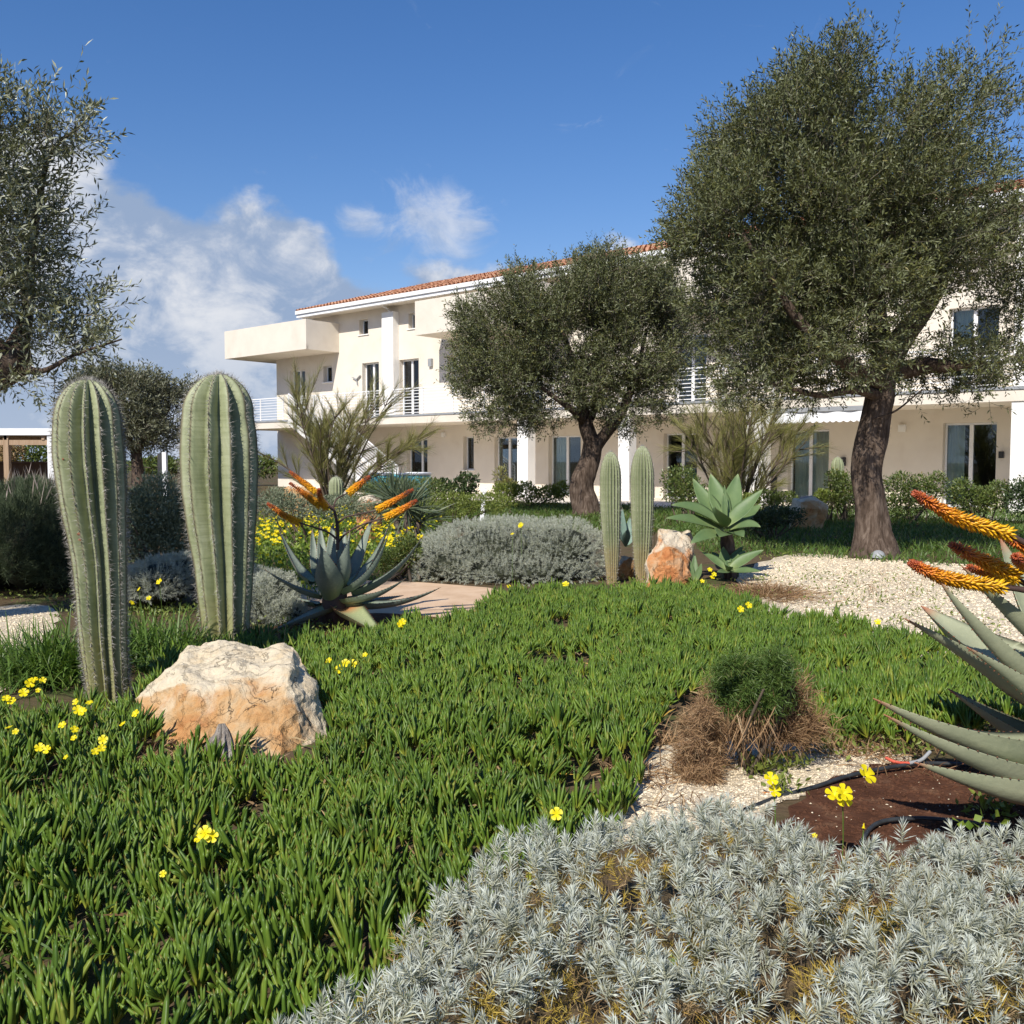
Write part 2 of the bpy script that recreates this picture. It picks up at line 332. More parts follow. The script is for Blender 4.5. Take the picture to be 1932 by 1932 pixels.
def cactusmat(name, c0, c1, c2, foot):
    m, t, p, out = newmat(name); tc = t.new('ShaderNodeTexCoord'); o = tc.outputs['Object']
    at_ = t.new('ShaderNodeAttribute', attribute_name='t'); crest = at_.outputs['Fac']
    mp = t.new('ShaderNodeMapping'); mp.inputs['Scale'].default_value = (3, 3, 1.1); t.link(o, mp.inputs[0])
    col = t.ramp(t.noise(2.2, 6, .6, mp.outputs[0], .4), [(.3, c0), (.5, c1), (.7, c2)])
    mp2 = t.new('ShaderNodeMapping'); mp2.inputs['Scale'].default_value = (2, 2, 40); t.link(o, mp2.inputs[0])
    col = t.mix(t.math('MULTIPLY', t.sstep(t.noise(1.2, 4, .6, mp2.outputs[0]), .45, .7), .25), col, (c0[0]*.7, c0[1]*.72, c0[2]*.6))
    sx = t.new('ShaderNodeSeparateXYZ'); t.link(o, sx.inputs[0])
    fz = t.math('MULTIPLY_ADD', t.noise(4, 5, .6, o), .5, sx.outputs[2])
    col = t.mix(t.math('MULTIPLY', t.sstep(fz, .85, .18), .8), col, foot)
    col = t.mix(t.math('MULTIPLY', t.sstep(crest, .86, .97), .7), col, (.16, .12, .08))
    t.link(col, p.inputs['Base Color']); p.inputs['Roughness'].default_value = .55; p.inputs['Specular IOR Level'].default_value = .3
    b = t.new('ShaderNodeBump'); b.inputs['Strength'].default_value = .25; b.inputs['Distance'].default_value = .01
    t.link(t.noise(1.2, 4, .6, mp2.outputs[0]), b.inputs['Height']); t.link(b.outputs[0], p.inputs['Normal']); return m
M['cactus'] = cactusmat('cactus_skin', (.20, .23, .125), (.30, .325, .185), (.38, .40, .265), (.30, .275, .11))
M['cactus_fine'] = cactusmat('fine_ribbed_cactus_skin', (.19, .22, .12), (.26, .29, .165), (.33, .355, .22), (.33, .22, .10))
def rockmat(name, pale, mid_, ochre, rust, thr=.5):
    m, t, p, out = newmat(name); tc = t.new('ShaderNodeTexCoord'); o = tc.outputs['Object']
    at_ = t.new('ShaderNodeAttribute', attribute_name='t'); f = at_.outputs['Fac']
    a = t.ramp(t.noise(7, 9, .65, o, .4), [(.3, mid_), (.5, pale), (.75, (min(pale[0]*1.1, .85), pale[1]*1.1, pale[2]*1.12))])
    b_ = t.ramp(t.noise(6, 9, .65, o, .6), [(.3, rust), (.48, ochre), (.72, mid_), (.85, pale)])
    k = t.math('ADD', f, t.math('MULTIPLY', t.math('SUBTRACT', t.noise(4, 6, .6, o, .5), .5), 1.3))
    col = t.mix(t.sstep(k, thr-.12, thr+.18), a, b_)
    cr = t.sstep(t.math('ABSOLUTE', t.math('SUBTRACT', t.noise(3.2, 7, .62, o, .8), .5)), .010, .0); pit = t.sstep(t.noise(34, 3, .6, o), .66, .74)
    col = t.mix(t.math('MULTIPLY', cr, t.sstep(t.noise(3, 3, .5, o), .48, .6)), col, (.10, .07, .045))
    col = t.mix(t.math('MULTIPLY', pit, .5), col, (.16, .11, .07))
    t.link(col, p.inputs['Base Color']); p.inputs['Roughness'].default_value = .92; p.inputs['Specular IOR Level'].default_value = .15
    h = t.math('SUBTRACT', t.math('ADD', t.noise(9, 9, .7, o), t.math('MULTIPLY', t.noise(60, 4, .7, o), .25)), t.math('MULTIPLY', cr, .25))
    bb = t.new('ShaderNodeBump'); bb.inputs['Strength'].default_value = .8; bb.inputs['Distance'].default_value = .03
    t.link(h, bb.inputs['Height']); t.link(bb.outputs[0], p.inputs['Normal']); return m
M['rock'] = rockmat('limestone', (.62, .53, .38), (.54, .42, .26), (.50, .285, .12), (.40, .165, .06), .40)
M['rock_orange'] = rockmat('rusty_limestone', (.58, .50, .38), (.50, .36, .22), (.50, .22, .085), (.36, .12, .04), .35)
def glassmat():
    m, t, p, out = newmat('window_glass'); t.n.remove(p)
    tr = t.new('ShaderNodeBsdfTransparent'); tr.inputs[0].default_value = (.80, .85, .83, 1)
    gl = t.new('ShaderNodeBsdfGlossy'); gl.inputs['Roughness'].default_value = .02; gl.inputs[0].default_value = (.9, .95, 1, 1)
    fr = t.new('ShaderNodeFresnel'); fr.inputs[0].default_value = 1.5
    mx = t.new('ShaderNodeMixShader'); t.link(t.math('MULTIPLY_ADD', fr.outputs[0], 1.0, .03, clamp=True), mx.inputs[0])
    t.link(tr.outputs[0], mx.inputs[1]); t.link(gl.outputs[0], mx.inputs[2]); t.link(mx.outputs[0], out.inputs[0]); return m
M['glass'] = glassmat()

# ------------------------------------------------------------------ ground
def sheet(name, poly, z, mat, res=.12, amp=.0, **tags):
    """flat-ish sheet filling a ground polygon, with slight relief"""
    poly = [np.asarray(p)[:2] for p in poly]; P = np.array(poly); c = P.mean(0)
    import bmesh
    bm = bmesh.new(); vs = [bm.verts.new((p[0], p[1], z)) for p in P]; bm.faces.new(vs)
    bmesh.ops.triangulate(bm, faces=bm.faces[:])
    me = bpy.data.meshes.new(name); bm.to_mesh(me); bm.free(); me.materials.append(mat)
    for f in me.polygons:
        if f.normal.z < 0: me.flip_normals(); break
    o = bpy.data.objects.new(name, me); C.objects.link(o); return tag(o, **tags)
def smoothpoly(pts, n=8, j=.03):
    P = np.array([np.asarray(p)[:2] for p in pts]); Q = np.concatenate([P[-1:], P, P[:2]]); out = []
    for i in range(1, len(P)+1):
        a, b, c_, d = Q[i-1], Q[i], Q[i+1], Q[i+2]
        for k in range(n):
            f = k/n; q = .5*(2*b + (c_-a)*f + (2*a-5*b+4*c_-d)*f**2 + (3*b-a-3*c_+d)*f**3)
            out.append(q + R.uniform(-j, j, 2))
    return out
gx = np.concatenate([[-600, -200, -80, -40], np.arange(-20, 21, .5), [40, 80, 200, 600]]); gy = np.concatenate([[-200, -60, -20], np.arange(-6, 31, .5), [40, 60, 90, 150, 300, 900]])
XX, YY = np.meshgrid(gx, gy); nx, ny = len(gx), len(gy)
ii = (np.arange(ny-1)[:, None]*nx + np.arange(nx-1)).ravel()
mk('ground', [(np.stack([XX, YY, np.zeros_like(XX)], -1).reshape(-1, 3), np.stack([ii, ii+1, ii+nx+1, ii+nx], 1), M['ground'])], kind='structure')
sheet('gravel_area', smoothpoly([G(1400, 1118), G(1405, 1075), G(1500, 1046), G(1640, 1052), G(1800, 1066), G(2150, 1075), G(2200, 1200), G(2150, 1300), G(1960, 1330), G(1800, 1260), G(1600, 1190), G(1480, 1170)], 8, .05), .005, M['gravel'], kind='structure')
_bounce_pts = [W0[:2] + np.array([FSA*x - FCA*y*-1*-1, -FCA*x - FSA*y]) for x, y in ((-31, 0), (5, 0), (5, 5.5), (-20, 5.5))]
sheet('bounce_sheet', _bounce_pts, .006, M['plaster'], kind='structure')  # added pale sheet that bounces sunlight up onto the shaded ground-floor wall
sheet('gravel_strip', smoothpoly([G(1060, 1580), G(1200, 1440), G(1330, 1390), G(1500, 1400), G(1640, 1400), G(1720, 1440), G(1600, 1480), G(1470, 1520), G(1400, 1560), G(1200, 1590)], 8, .02), .005, M['gravel'], kind='structure')
sheet('gravel_path', smoothpoly([G(-300, 1190), G(-40, 1150), G(70, 1142), G(110, 1160), G(90, 1200), G(40, 1280), G(-60, 1330), G(-300, 1330)], 8, .03), .005, M['gravel'], kind='structure')
sheet('soil_bed', smoothpoly([G(1460, 1600), G(1495, 1525), G(1580, 1470), G(1700, 1440), G(1850, 1440), G(2150, 1440), G(2300, 1560), G(2300, 1660), G(1800, 1720), G(1500, 1680)], 8, .02), .009, M['soil'], kind='structure')
sheet('garden_path', smoothpoly([G(945, 1118), G(870, 1106), G(740, 1098), G(560, 1098), G(470, 1125), G(600, 1172), G(800, 1176), G(900, 1168)], 6, .01), .009, M['pathslab'], kind='structure')
sheet('bed_soil_strip', smoothpoly([G(480, 1200), G(560, 1172), G(690, 1160), G(785, 1163), G(830, 1172), G(760, 1195), G(640, 1225), G(500, 1230)], 6, .02), .013, M['soil'], kind='structure')

# ------------------------------------------------------------------ the house
def build_house():
    TH = math.atan2(-FCA, FSA)
    H = empty('apartment_house', W0, 'long cream two-storey apartment house with terracotta roof behind the olive trees', 'house', rz=TH)
    def part(name, L, m, par=H, **kw): return mk(name, [(*join(L), m)], par, True, **kw)
    XL, XR = -31.75, 5.0; DEP = 9.0; TOP = 7.95
    # openings: x0,x1,z0,z1
    A = lambda u, v: fp((800+u*.5694)/1.9876, (900+v*.5694)/1.9876)
    gf = [(-22.46, -21.19, .0, 2.2), (-19.12, -18.53, .9, 2.25), (-17.42, -16.17, .0, 2.2), (-14.7, -13.2, .0, 2.2), (-9.7, -8.4, 0., 2.2), (-5.22, -3.93, .0, 2.22), (-.69, .68, .0, 2.32)]
    uf = [(-30.68, -29.47, 3.16, 5.6), (-28.1, -27.45, 4.9, 5.65), (-25.33, -24.21, 3.16, 5.6), (-22.89, -21.69, 3.16, 5.58), (-19.96, -19.41, 4.93, 5.54), (-16.2, -15.0, 3.16, 5.55), (-9.3, -8.1, 3.16, 5.5), (-.61, .66, 3.16, 5.45),
          (-25.51, -24.9, 6.87, 7.54), (-22.3, -21.8, 6.85, 7.5), (-12.4, -11.8, 6.85, 7.5)]
    holes = gf + uf
    xs = sorted({XL, XR, -28.95, *[h[0] for h in holes], *[h[1] for h in holes]}); zs = sorted({0, TOP, 7.4, *[h[2] for h in holes], *[h[3] for h in holes]})
    L = []; q = np.array([[0, 1, 2, 3]])
    for i in range(len(xs)-1):
        for j in range(len(zs)-1):
            xm, zm = (xs[i]+xs[i+1])/2, (zs[j]+zs[j+1])/2
            if not (xm < -28.95 and zm > 7.4) and not any(h[0] < xm < h[1] and h[2] < zm < h[3] for h in holes):
                L.append((np.array([(xs[i], 0, zs[j]), (xs[i+1], 0, zs[j]), (xs[i+1], 0, zs[j+1]), (xs[i], 0, zs[j+1])]), q))
    D = .30
    for x0, x1, z0, z1 in holes:
        a = [(x0, z0), (x1, z0), (x1, z1), (x0, z1)]
        for k in range(4):
            (xa, za), (xb, zb) = a[k], a[(k+1) % 4]
            L.append((np.array([(xa, 0, za), (xb, 0, zb), (xb, D, zb), (xa, D, za)]), q))
    L += [(np.array([(XL, 0, 0), (XL, DEP, 0), (XL, DEP, 7.4), (XL, 0, 7.4)]), q), (np.array([(-28.95, 0, 7.4), (-28.95, DEP, 7.4), (-28.95, DEP, TOP), (-28.95, 0, TOP)]), q), (np.array([(XR, 0, 0), (XR, DEP, 0), (XR, DEP, TOP), (XR, 0, TOP)]), q), (np.array([(-28.95, DEP, 0), (XR, DEP, 0), (XR, DEP, TOP), (-28.95, DEP, TOP)]), q)]
    part('wall', L, M['plaster'])
    # windows and glazed doors: frame + panes + curtain + dark room
    def window(h, split=.5, curtain=None):
        x0, x1, z0, z1 = h; y = D-.06; w = .055; name = 'glass_door' if z1-z0 > 1.6 else 'window'
        xm = x0+(x1-x0)*split; two = x1-x0 > .9
        fr = [box(x0+.003, x0+w, y-.03, y+.05, z0+.003, z1-.003), box(x1-w, x1-.003, y-.03, y+.05, z0+.003, z1-.003), box(x0+w, x1-w, y-.03, y+.05, z1-w, z1-.003), box(x0+w, x1-w, y-.03, y+.05, z0+.003, z0+w)]
        if two: fr += [box(xm-.05, xm+.05, y-.045, y+.055, z0+w, z1-w)]
        o = part(name, fr, M['paint'])
        xb = [x0+w, xm-.05, xm+.05, x1-w] if two else [x0+w, x1-w]
        for k in range(0, len(xb), 2): part('pane', [box(xb[k], xb[k+1], y, y+.012, z0+w, z1-w)], M['glass'], o)
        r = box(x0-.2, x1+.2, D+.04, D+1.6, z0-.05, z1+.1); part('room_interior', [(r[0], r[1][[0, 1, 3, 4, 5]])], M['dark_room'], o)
        if curtain:
            for c0, c1 in curtain:
                a, b = x0+(x1-x0)*c0, x0+(x1-x0)*c1; n = max(8, int((b-a)*60)); xx = np.linspace(a, b, n); yy = D+.11+.035*np.sin(xx*42)+.012*np.sin(xx*97)
                V = np.concatenate([np.stack([xx, yy, np.full(n, z)], 1) for z in (z0+.02, z1-.02)]); k = np.arange(n-1)
                mk('curtain', [(V, np.stack([k, k+1, n+k+1, n+k], 1), M['curtain'])], o, True, smooth=True)
        if z1-z0 < 1.6: part('sill', [box(x0-.06, x1+.06, -.05, D-.1, z0-.045, z0-.002)], M['plaster_white'], o)
    cur = {0: [(.0, .2)], 3: [(.02, .4)], 5: [(.03, .97)], 6: [(.0, .34)]}
    for i, h in enumerate(gf): window(h, .5 if i else .6, cur.get(i))
    for i, h in enumerate(uf): window(h, .5, {0: [(.05, .5)], 2: [(.0, .18)], 3: [(.1, .4)], 7: [(.05, .46)]}.get(i))
    # terrace slab, columns, railing
    part('terrace_slab', [box(-31.6, XR, -2.5, -.003, 2.72, 3.06)], M['plaster'])
    part('slab_edge_strip', [box(-31.6, XR, -2.53, -2.503, 3.0, 3.075)], M['grey_metal'])
    for u0, u1 in ((978, 1003), (1168, 1189), (1408, 1452), (1906, 1950)):
        a, b = fp(u0, 900, 2.4)[0], fp(u1, 900, 2.4)[0]
        part('column', [box(a, a+max(.42, (b-a)*.8), -2.46, -2.05, 0, 2.72)], M['plaster_white'])
    def railing(x0, x1, y, z0, z1, nb=8, step=1.55, name='terrace_railing'):
        o = part(name, [box(x0, x1, y-.022, y+.022, z1-.045, z1)], M['paint'])
        n = max(1, round((x1-x0)/step))
        for i in range(n+1):
            x = x0+(x1-x0)*i/n; part('railing_post', [box(x-.022, x+.022, y-.021, y+.021, z0, z1-.045)], M['paint'], o)
        for i in range(nb):
            z = z0+(z1-z0-.08)*(i+.7)/nb; part('rail_bar', [box(x0, x1, y-.012, y+.012, z-.012, z+.012)], M['paint'], o)
    for a, b in ((-31.4, -27.9), (-26.7, -19.0), (-18.95, -11), (-10.95, -3), (-2.95, XR)): railing(a, b, -2.38, 3.06, 4.1)
    # pilasters with down-pipes
    for a in (-23.62, 1.12):
        part('pilaster', [box(a, a+.72, -.34, -.003, 3.063, 7.62)], M['plaster_white'])
        t = tube(spline([(a+.3, -.2, 7.6), (a+.3, -.22, 7.75), (a+.1, -.45, 7.92), (a, -.6, 8.0)], 9), .045, 8); mk('down_pipe', [(*t, M['paint'])], H, True)
    # hanging balcony boxes with solid parapets
    for a, b in ((-33.35, -26.92), (-19.95, -13.5), (-9.2, -3.1), (2.2, 5.)):
        z0, z1, d = 6.2, 7.5, 1.84; o = part('balcony', [box(a, b, -d, -.003, z0, z0+.2)], M['plaster'])
        part('parapet', [box(a, b, -d-.002, -d+.14, z0-.002, z1), box(a, a+.14, -d+.14, -.004, z0+.2, z1), box(b-.14, b, -d+.14, -.004, z0+.2, z1), box(a, b, -d+.0, -d+.141, z1, z1+.02)], M['plaster'], o)
        if a < -32: part('parapet_return', [box(a, a+.14, -.004, 2.5, z0, z1), box(a, XL-.003, -.003, 2.5, z0, z0+.2)], M['plaster'], o)
    # roof: fascia gutter, soffit, slopes, tiles
    EO, EZ = .85, 8.20; sl = .30; ridge = 5.2; hip = 4.4; RX0, RX1 = -29.2+.25, XR+.4
    part('fascia', [box(RX0, RX1, -EO, -EO+.16, 7.86, 8.12), box(RX0, RX1, -EO-.07, -EO, 8.0, 8.16), box(RX0, RX0+.16, -EO+.16, DEP, 7.86, 8.12)], M['paint'])
    part('soffit', [box(RX0+.16, RX1, -EO+.16, -.0, 7.90, 7.955)], M['plaster'])
    part('upper_wall_cap', [box(XL, -28.953, 0, DEP, 7.34, 7.402)], M['plaster_white'])
    zr = EZ+sl*ridge
    V = np.array([(RX0, -EO, EZ-.05), (RX1, -EO, EZ-.05), (RX1, -EO+ridge, zr-.05), (RX0+hip, -EO+ridge, zr-.05), (RX0, -EO+2*ridge, EZ-.05)])
    roof = mk('roof', [(V, [np.array([[0, 1, 2, 3]]), np.array([[0, 3, 4]])], M['terracotta'])], H, True)
    pitch, crs = .225, .36; ncol = int((RX1-RX0)/pitch); th = np.linspace(0, pi, 6)
    def tile(x, k, dz=0.):
        y0 = -EO-.06+k*crs; y1 = y0+crs+.05; r0, r1 = .085, .07
        z = lambda y: EZ-.03+sl*(y+EO)+dz
        A0 = np.stack([x-np.cos(th)*r0, np.full(6, y0), z(y0)+.012+np.sin(th)*r0], 1); A1 = np.stack([x-np.cos(th)*r1, np.full(6, y1), z(y1)-.012+np.sin(th)*r1], 1)
        k_ = np.arange(5); return np.concatenate([A0, A1]), np.stack([k_, k_+1, k_+7, k_+6], 1)
    first = {}; rest = []
    for k in range(int(ridge/crs)):
        for c in range(ncol):
            x = RX0+.1+c*pitch; yc = k*crs
            if x < RX0 + hip*yc/ridge: continue
            dz = R.uniform(-.008, .012)
            if k < 2 and len(first) < 298:
                first[(k, c)] = 1; mk('roof_tile', [(*tile(x + R.uniform(-.008, .008), k, dz), M['terracotta'])], roof, True, smooth=True)
            else: rest.append(tile(x, k, dz))
    # one mesh for the pan course under the cover tiles and the upper courses
    mk('upper_tiles', [(*join(rest), M['terracotta'])], roof, True, smooth=True, kind='stuff')
    # small fittings
    for u, v, w, m, n in ((1437, 808, .1, 'grey_metal', 'wall_lamp'),):
        x, z = A(u, v); part(n, [box(x-w, x+w, -.12, -.003, z-.16, z+.16)], M[m])
    for uu, vv, w, h, m, n in ((1383.6, 807, .09, .09, 'plaster_white', 'wall_lamp'), (1703, 808, .10, .1, 'plaster_white', 'wall_lamp'), (1592, 871, .07, .13, 'dark_metal', 'intercom'), (1890, 858, .06, .09, 'dark_metal', 'intercom'), (838, 820, .09, .09, 'plaster_white', 'wall_lamp')):
        x, z = fp(uu, vv); part(n, [box(x-w, x+w, -.09, -.003, z-h, z+h), box(x-w*.6, x+w*.6, -.11, -.09, z-h*.5, z+h*.5)], M[m])
    x, z = fp(1461, 917); part('wall_panel', [box(x-.09, x+.09, -.04, -.003, z-.45, z+.45)], M['dark_metal'])
    x, z = A(950, 925)
    orn = [bar((x-.28, -.06, z+.16), (x, -.05, z+.02), .1, .03), bar((x+.02, -.05, z+.05), (x+.26, -.06, z+.2), .1, .03), bar((x, -.05, z+.05), (x+.05, -.04, z-.22), .09, .03)]
    part('wall_ornament', orn, M['grey_metal'])
    # awning under the slab edge
    x0, x1 = fp(1447, 800, 2.6)[0], fp(1648, 800, 2.6)[0]; zt = fp(1500, 778, 2.6)[1]
    o = part('awning', [box(x0, x1, -2.72, -2.55, 2.62, 2.74)], M['grey_metal'])
    n = 97; xx = np.linspace(x0+.03, x1-.03, n); zb = 2.36-.045*np.abs(np.sin(np.linspace(0, pi*16, n))); k = np.arange(n-1)
    V = np.concatenate([np.stack([xx, np.full(n, -2.68)-.02*np.sin(xx*9), np.full(n, 2.62)], 1), np.stack([xx, np.full(n, -2.70)-.03*np.sin(xx*9), zb], 1)])
    mk('scalloped_valance', [(V, np.stack([k, k+1, n+k+1, n+k], 1), M['paint'])], o, True)
    return H
HOUSE = build_house()

def build_stairs():
    TH = math.atan2(-FCA, FSA)
    T = empty('outdoor_staircase', W0, 'white outdoor staircase with slanted bar railings running down from the terrace', 'staircase', rz=TH)
    off = 2.6; xt = fp(545, 800, 3.9)[0]; xb = fp(684, 910, 3.9)[0]+.6; n = 17; y0, y1 = -off-1.25, -off-.03
    V = np.array([(xt, y, z) for y in (y0-.1, y0) for z in (3.02, 2.6)] + [(xb, y, z) for y in (y0-.1, y0) for z in (.12, 0.)])
    for yy in (y0-.1, y1):
        mk('stringer', [(*bar((xt, yy+.05, 2.92), (xb, yy+.05, .1), .1, .22), M['plaster_white'])], T, True)
    s0 = None
    for i in range(n):
        a = xt+(xb-xt)*i/n; z = 3.02*(1-i/n)
        mk('step', [(*box(a, a+(xb-xt)/n+.03, y0, y1, z-.06, z), M['plaster'])], T, True)
    for yy in (y0-.05, y1+.02):
        r = mk('stair_railing', [(*bar((xt, yy, 4.05), (xb, yy, 1.05), .05), M['paint'])], T, True)
        for i in range(5):
            f = i/4; x = xt+(xb-xt)*f; mk('railing_post', [(*bar((x, yy, 3.05*(1-f)+.05), (x, yy, 4.03-3*f), .045, up=(0, 1, 0)), M['paint'])], r, True)
        for i in range(8):
            d = .12*(i+1); mk('rail_bar', [(*bar((xt, yy, 4.05-d), (xb, yy, 1.05-d), .024), M['paint'])], r, True)
build_stairs()

# ------------------------------------------------------------------ trees
def pxpath(L, dyY):
    """[(u, v, depth)] -> world points"""
    return np.array([at(u, v, d) for u, v, d in L])
def olive(label, Y, base, trunk, limbs, blobs, ntw, leafL, leafW, seed, mat='olive', bark='bark', nl=12, twl=.24, segs=18, depthk=1., zmin=0., group='olive trees'):
    r = np.random.RandomState(seed); k = Y/F
    T = empty('olive_tree', base, label, 'tree', group)
    # trunk: (u, v, dy, width px)
    P = np.array([at(u, v, Y+dy) for u, v, dy, w in trunk]); Wd = np.array([w*k/2*.78 for *_, w in trunk])
    n = segs*2; Q = spline(P, n); rr = np.interp(np.linspace(0, len(P)-1, n), np.arange(len(P)), Wd)
    mk('trunk', [(*tube(Q, rr, 28, .16, 5, seed, freq=1.6), M[bark])], T, smooth=True)
    for lb in limbs:
        P = np.array([at(u, v, Y+dy) for u, v, dy, w in lb]); Wd = np.array([w*k/2 for *_, w in lb]); Q = spline(P, 16)
        mk('limb', [(*tube(Q, np.interp(np.linspace(0, len(P)-1, 16), np.arange(len(P)), Wd), 12, .10, 4, seed+3, freq=2.5), M[bark])], T, smooth=True)
    wt = np.array([b[2]*b[3]*(b[4] if len(b) > 4 else 1) for b in blobs]); wt /= wt.sum()
    us = np.array([b[0] for b in blobs]); vs = np.array([b[1] for b in blobs])
    cu, cv = np.average(us, weights=wt), np.average(vs, weights=wt); ext = max(np.ptp(us)/2+40, 60); exv = max(np.ptp(vs)/2+40, 60)
    Pt, Cd = [], []
    for b, w in zip(blobs, wt):
        u, v, ru, rv = b[:4]; m = int(ntw*w)
        cent = math.sqrt(max(.1, 1-((u-cu)/ext)**2*.7-((v-cv)/exv)**2*.5))
        rd = max((ru+rv)/2, .85*ext*cent*depthk)*k
        d = rdir(m, 0, r); q = r.uniform(0, 1, m)**(1/2.6)
        # lumpy outline: radius varies with direction
        lump = 1+.16*np.sin(d[:, 0]*5+u)*np.cos(d[:, 2]*6+v)+.10*np.sin(d[:, 0]*11+d[:, 2]*9+u)
        c = at(u, v, Y+(b[5] if len(b) > 5 else 0)); ru, rv = ru*.91, rv*.91
        off = d*q[:, None]*lump[:, None]*np.array([ru*k, rd, rv*k]); Pt.append(c+off); Cd.append(off/np.array([ru*k, rd, rv*k]))
    P = np.concatenate(Pt); Cd = np.concatenate(Cd); q = P*(9./Y)**.5; cl = np.sin(q[:, 0]*6.1+1.3*np.sin(q[:, 2]*4.3+seed))+np.sin(q[:, 1]*5.3+1.7*np.sin(q[:, 0]*3.9))+np.sin(q[:, 2]*6.7+1.5*np.sin(q[:, 1]*4.1)); ok = (P[:, 2] > zmin) & (cl + r.normal(size=len(P))*.35 > -.75); P, Cd = P[ok], Cd[ok]; m = len(P)
    cen = at(cu, cv, Y); out = nrm(P-cen)
    D = nrm(Cd*.55 + out*.35 + rdir(m, 0, r)*.65 + np.array([0, 0, .38]))
    # long shoots poke out of the outline now and then
    Lt = twl*r.uniform(.6, 1.35, m)*np.where(r.uniform(size=m) < .05, 1.9, 1)
    sd = perp(D, r)
    i = np.tile(np.arange(nl), m); t = (i+.6)/nl; tw = np.repeat(np.arange(m), nl)
    a = i*2.4 + np.repeat(r.uniform(0, 6, m), nl); s1 = sd[tw]; s2 = np.cross(D[tw], s1)
    rad = s1*np.cos(a)[:, None] + s2*np.sin(a)[:, None]
    base_ = P[tw] + D[tw]*(Lt[tw]*t)[:, None]
    ld = nrm(D[tw]*.75 + rad*.75 + rdir(m*nl, 0, r)*.25 + np.array([0, 0, .08]))
    keep = r.uniform(size=m*nl) < .92
    lv = cards(base_[keep], ld[keep], leafL*r.uniform(.65, 1.25, keep.sum()), leafW*r.uniform(.8, 1.2, keep.sum()), .16, perp(ld[keep], r))
    Vs, Fs, _ = blades(P-D*.1, D, Lt+.1, .006*max(1, Y/9), 0, 1, sd)
    mk('crown', [(*lv, M[mat]), (Vs, Fs, M['twig'])], T, kind='stuff')
    return T
big_base = G(1648, 1052)
olive('tall dark olive tree with thick straight trunk standing on the gravel edge at right', big_base[1], big_base,
  [(1648, 1062, 0, 140), (1648, 1040, 0, 112), (1645, 1005, 0, 86), (1641, 950, 0, 72), (1636, 890, 0, 70), (1645, 820, 0, 71), (1660, 750, 0, 66), (1668, 700, 0, 60), (1672, 655, .05, 56)],
  [[(1668, 690, 0, 52), (1700, 640, -.1, 44), (1740, 590, -.2, 36), (1775, 520, -.1, 26), (1800, 420, .1, 16), (1815, 330, .2, 8)],
   [(1670, 680, .1, 46), (1655, 600, .2, 38), (1640, 480, .3, 26), (1620, 340, .3, 16), (1600, 200, .2, 8)],
   [(1662, 720, -.1, 34), (1600, 690, -.5, 28), (1520, 620, -.9, 20), (1450, 520, -1.1, 12), (1400, 440, -1.2, 6)],
   [(1655, 745, -.1, 24), (1610, 735, -.3, 17), (1540, 745, -.5, 11), (1450, 720, -.7, 6)],
   [(1685, 705, .1, 36), (1740, 690, 0, 34), (1800, 690, -.2, 22), (1860, 680, -.3, 10)],
   [(1650, 790, -.3, 4), (1690, 775, -.4, 3.5), (1740, 735, -.5, 2.5)]],
  [(1520, 215, 84, 92), (1575, 172, 36, 58), (1470, 180, 34, 40, .7), (1775, 220, 72, 92, .6), (1800, 148, 18, 44, .6), (1755, 160, 20, 40, .5), (1640, 300, 140, 110, 1), (1440, 310, 115, 95), (1345, 420, 88, 105, .9), (1300, 440, 50, 40, .7), (1380, 260, 55, 45, .8),
   (1500, 420, 160, 140, 1.1), (1680, 400, 150, 130, 1.1), (1850, 300, 70, 130, .28), (1850, 460, 105, 85, .9), (1420, 560, 115, 110), (1580, 560, 150, 110, 1.1), (1715, 500, 125, 70),
   (1440, 665, 105, 70), (1560, 665, 125, 75, .9), (1830, 690, 100, 48, .85), (1400, 735, 62, 34, .7), (1500, 748, 60, 22, .45), (1770, 735, 60, 22, .3), (1600, 725, 60, 28, .4), (1800, 612, 70, 45, .13), (1930, 560, 50, 100, .6), (1740, 655, 40, 25, .7), (1860, 765, 40, 14, .12)],
  26500, .070, .019, 11, nl=13, twl=.21)
mid_base = G(1100, 972)
olive('rounded olive tree with forked trunk rising behind the silver mound in the middle', mid_base[1]+.0, mid_base,
  [(1106, 978, 0, 86), (1104, 960, 0, 66), (1098, 925, 0, 58), (1104, 895, 0, 56), (1114, 865, 0, 46), (1120, 838, 0, 44)],
  [[(1120, 845, 0, 32), (1106, 805, 0, 28), (1099, 765, .1, 22), (1085, 700, .2, 15), (1060, 620, .2, 8)],
   [(1122, 845, 0, 26), (1145, 815, -.1, 22), (1172, 780, -.2, 17), (1200, 710, -.2, 11), (1220, 620, 0, 6)],
   [(1104, 800, 0, 16), (1080, 775, -.4, 12), (1020, 730, -.9, 7)], [(1115, 790, .1, 14), (1130, 730, .3, 11), (1140, 600, .4, 6)]],
  [(1130, 556, 98, 72), (1010, 572, 105, 72), (920, 622, 72, 72), (1205, 592, 94, 76), (1060, 640, 130, 80), (1190, 670, 108, 78), (955, 712, 100, 75), (1090, 735, 95, 55), (1220, 720, 66, 66, .75), (945, 782, 74, 40), (1020, 785, 60, 30, .5), (1185, 775, 66, 42), (1130, 518, 56, 34), (1265, 640, 38, 80, .5), (1205, 528, 66, 44), (1250, 565, 40, 44, .8), (1255, 780, 40, 22, .35), (890, 700, 40, 60, .7)],
  21500, .092, .025, 12, nl=10, twl=.26)
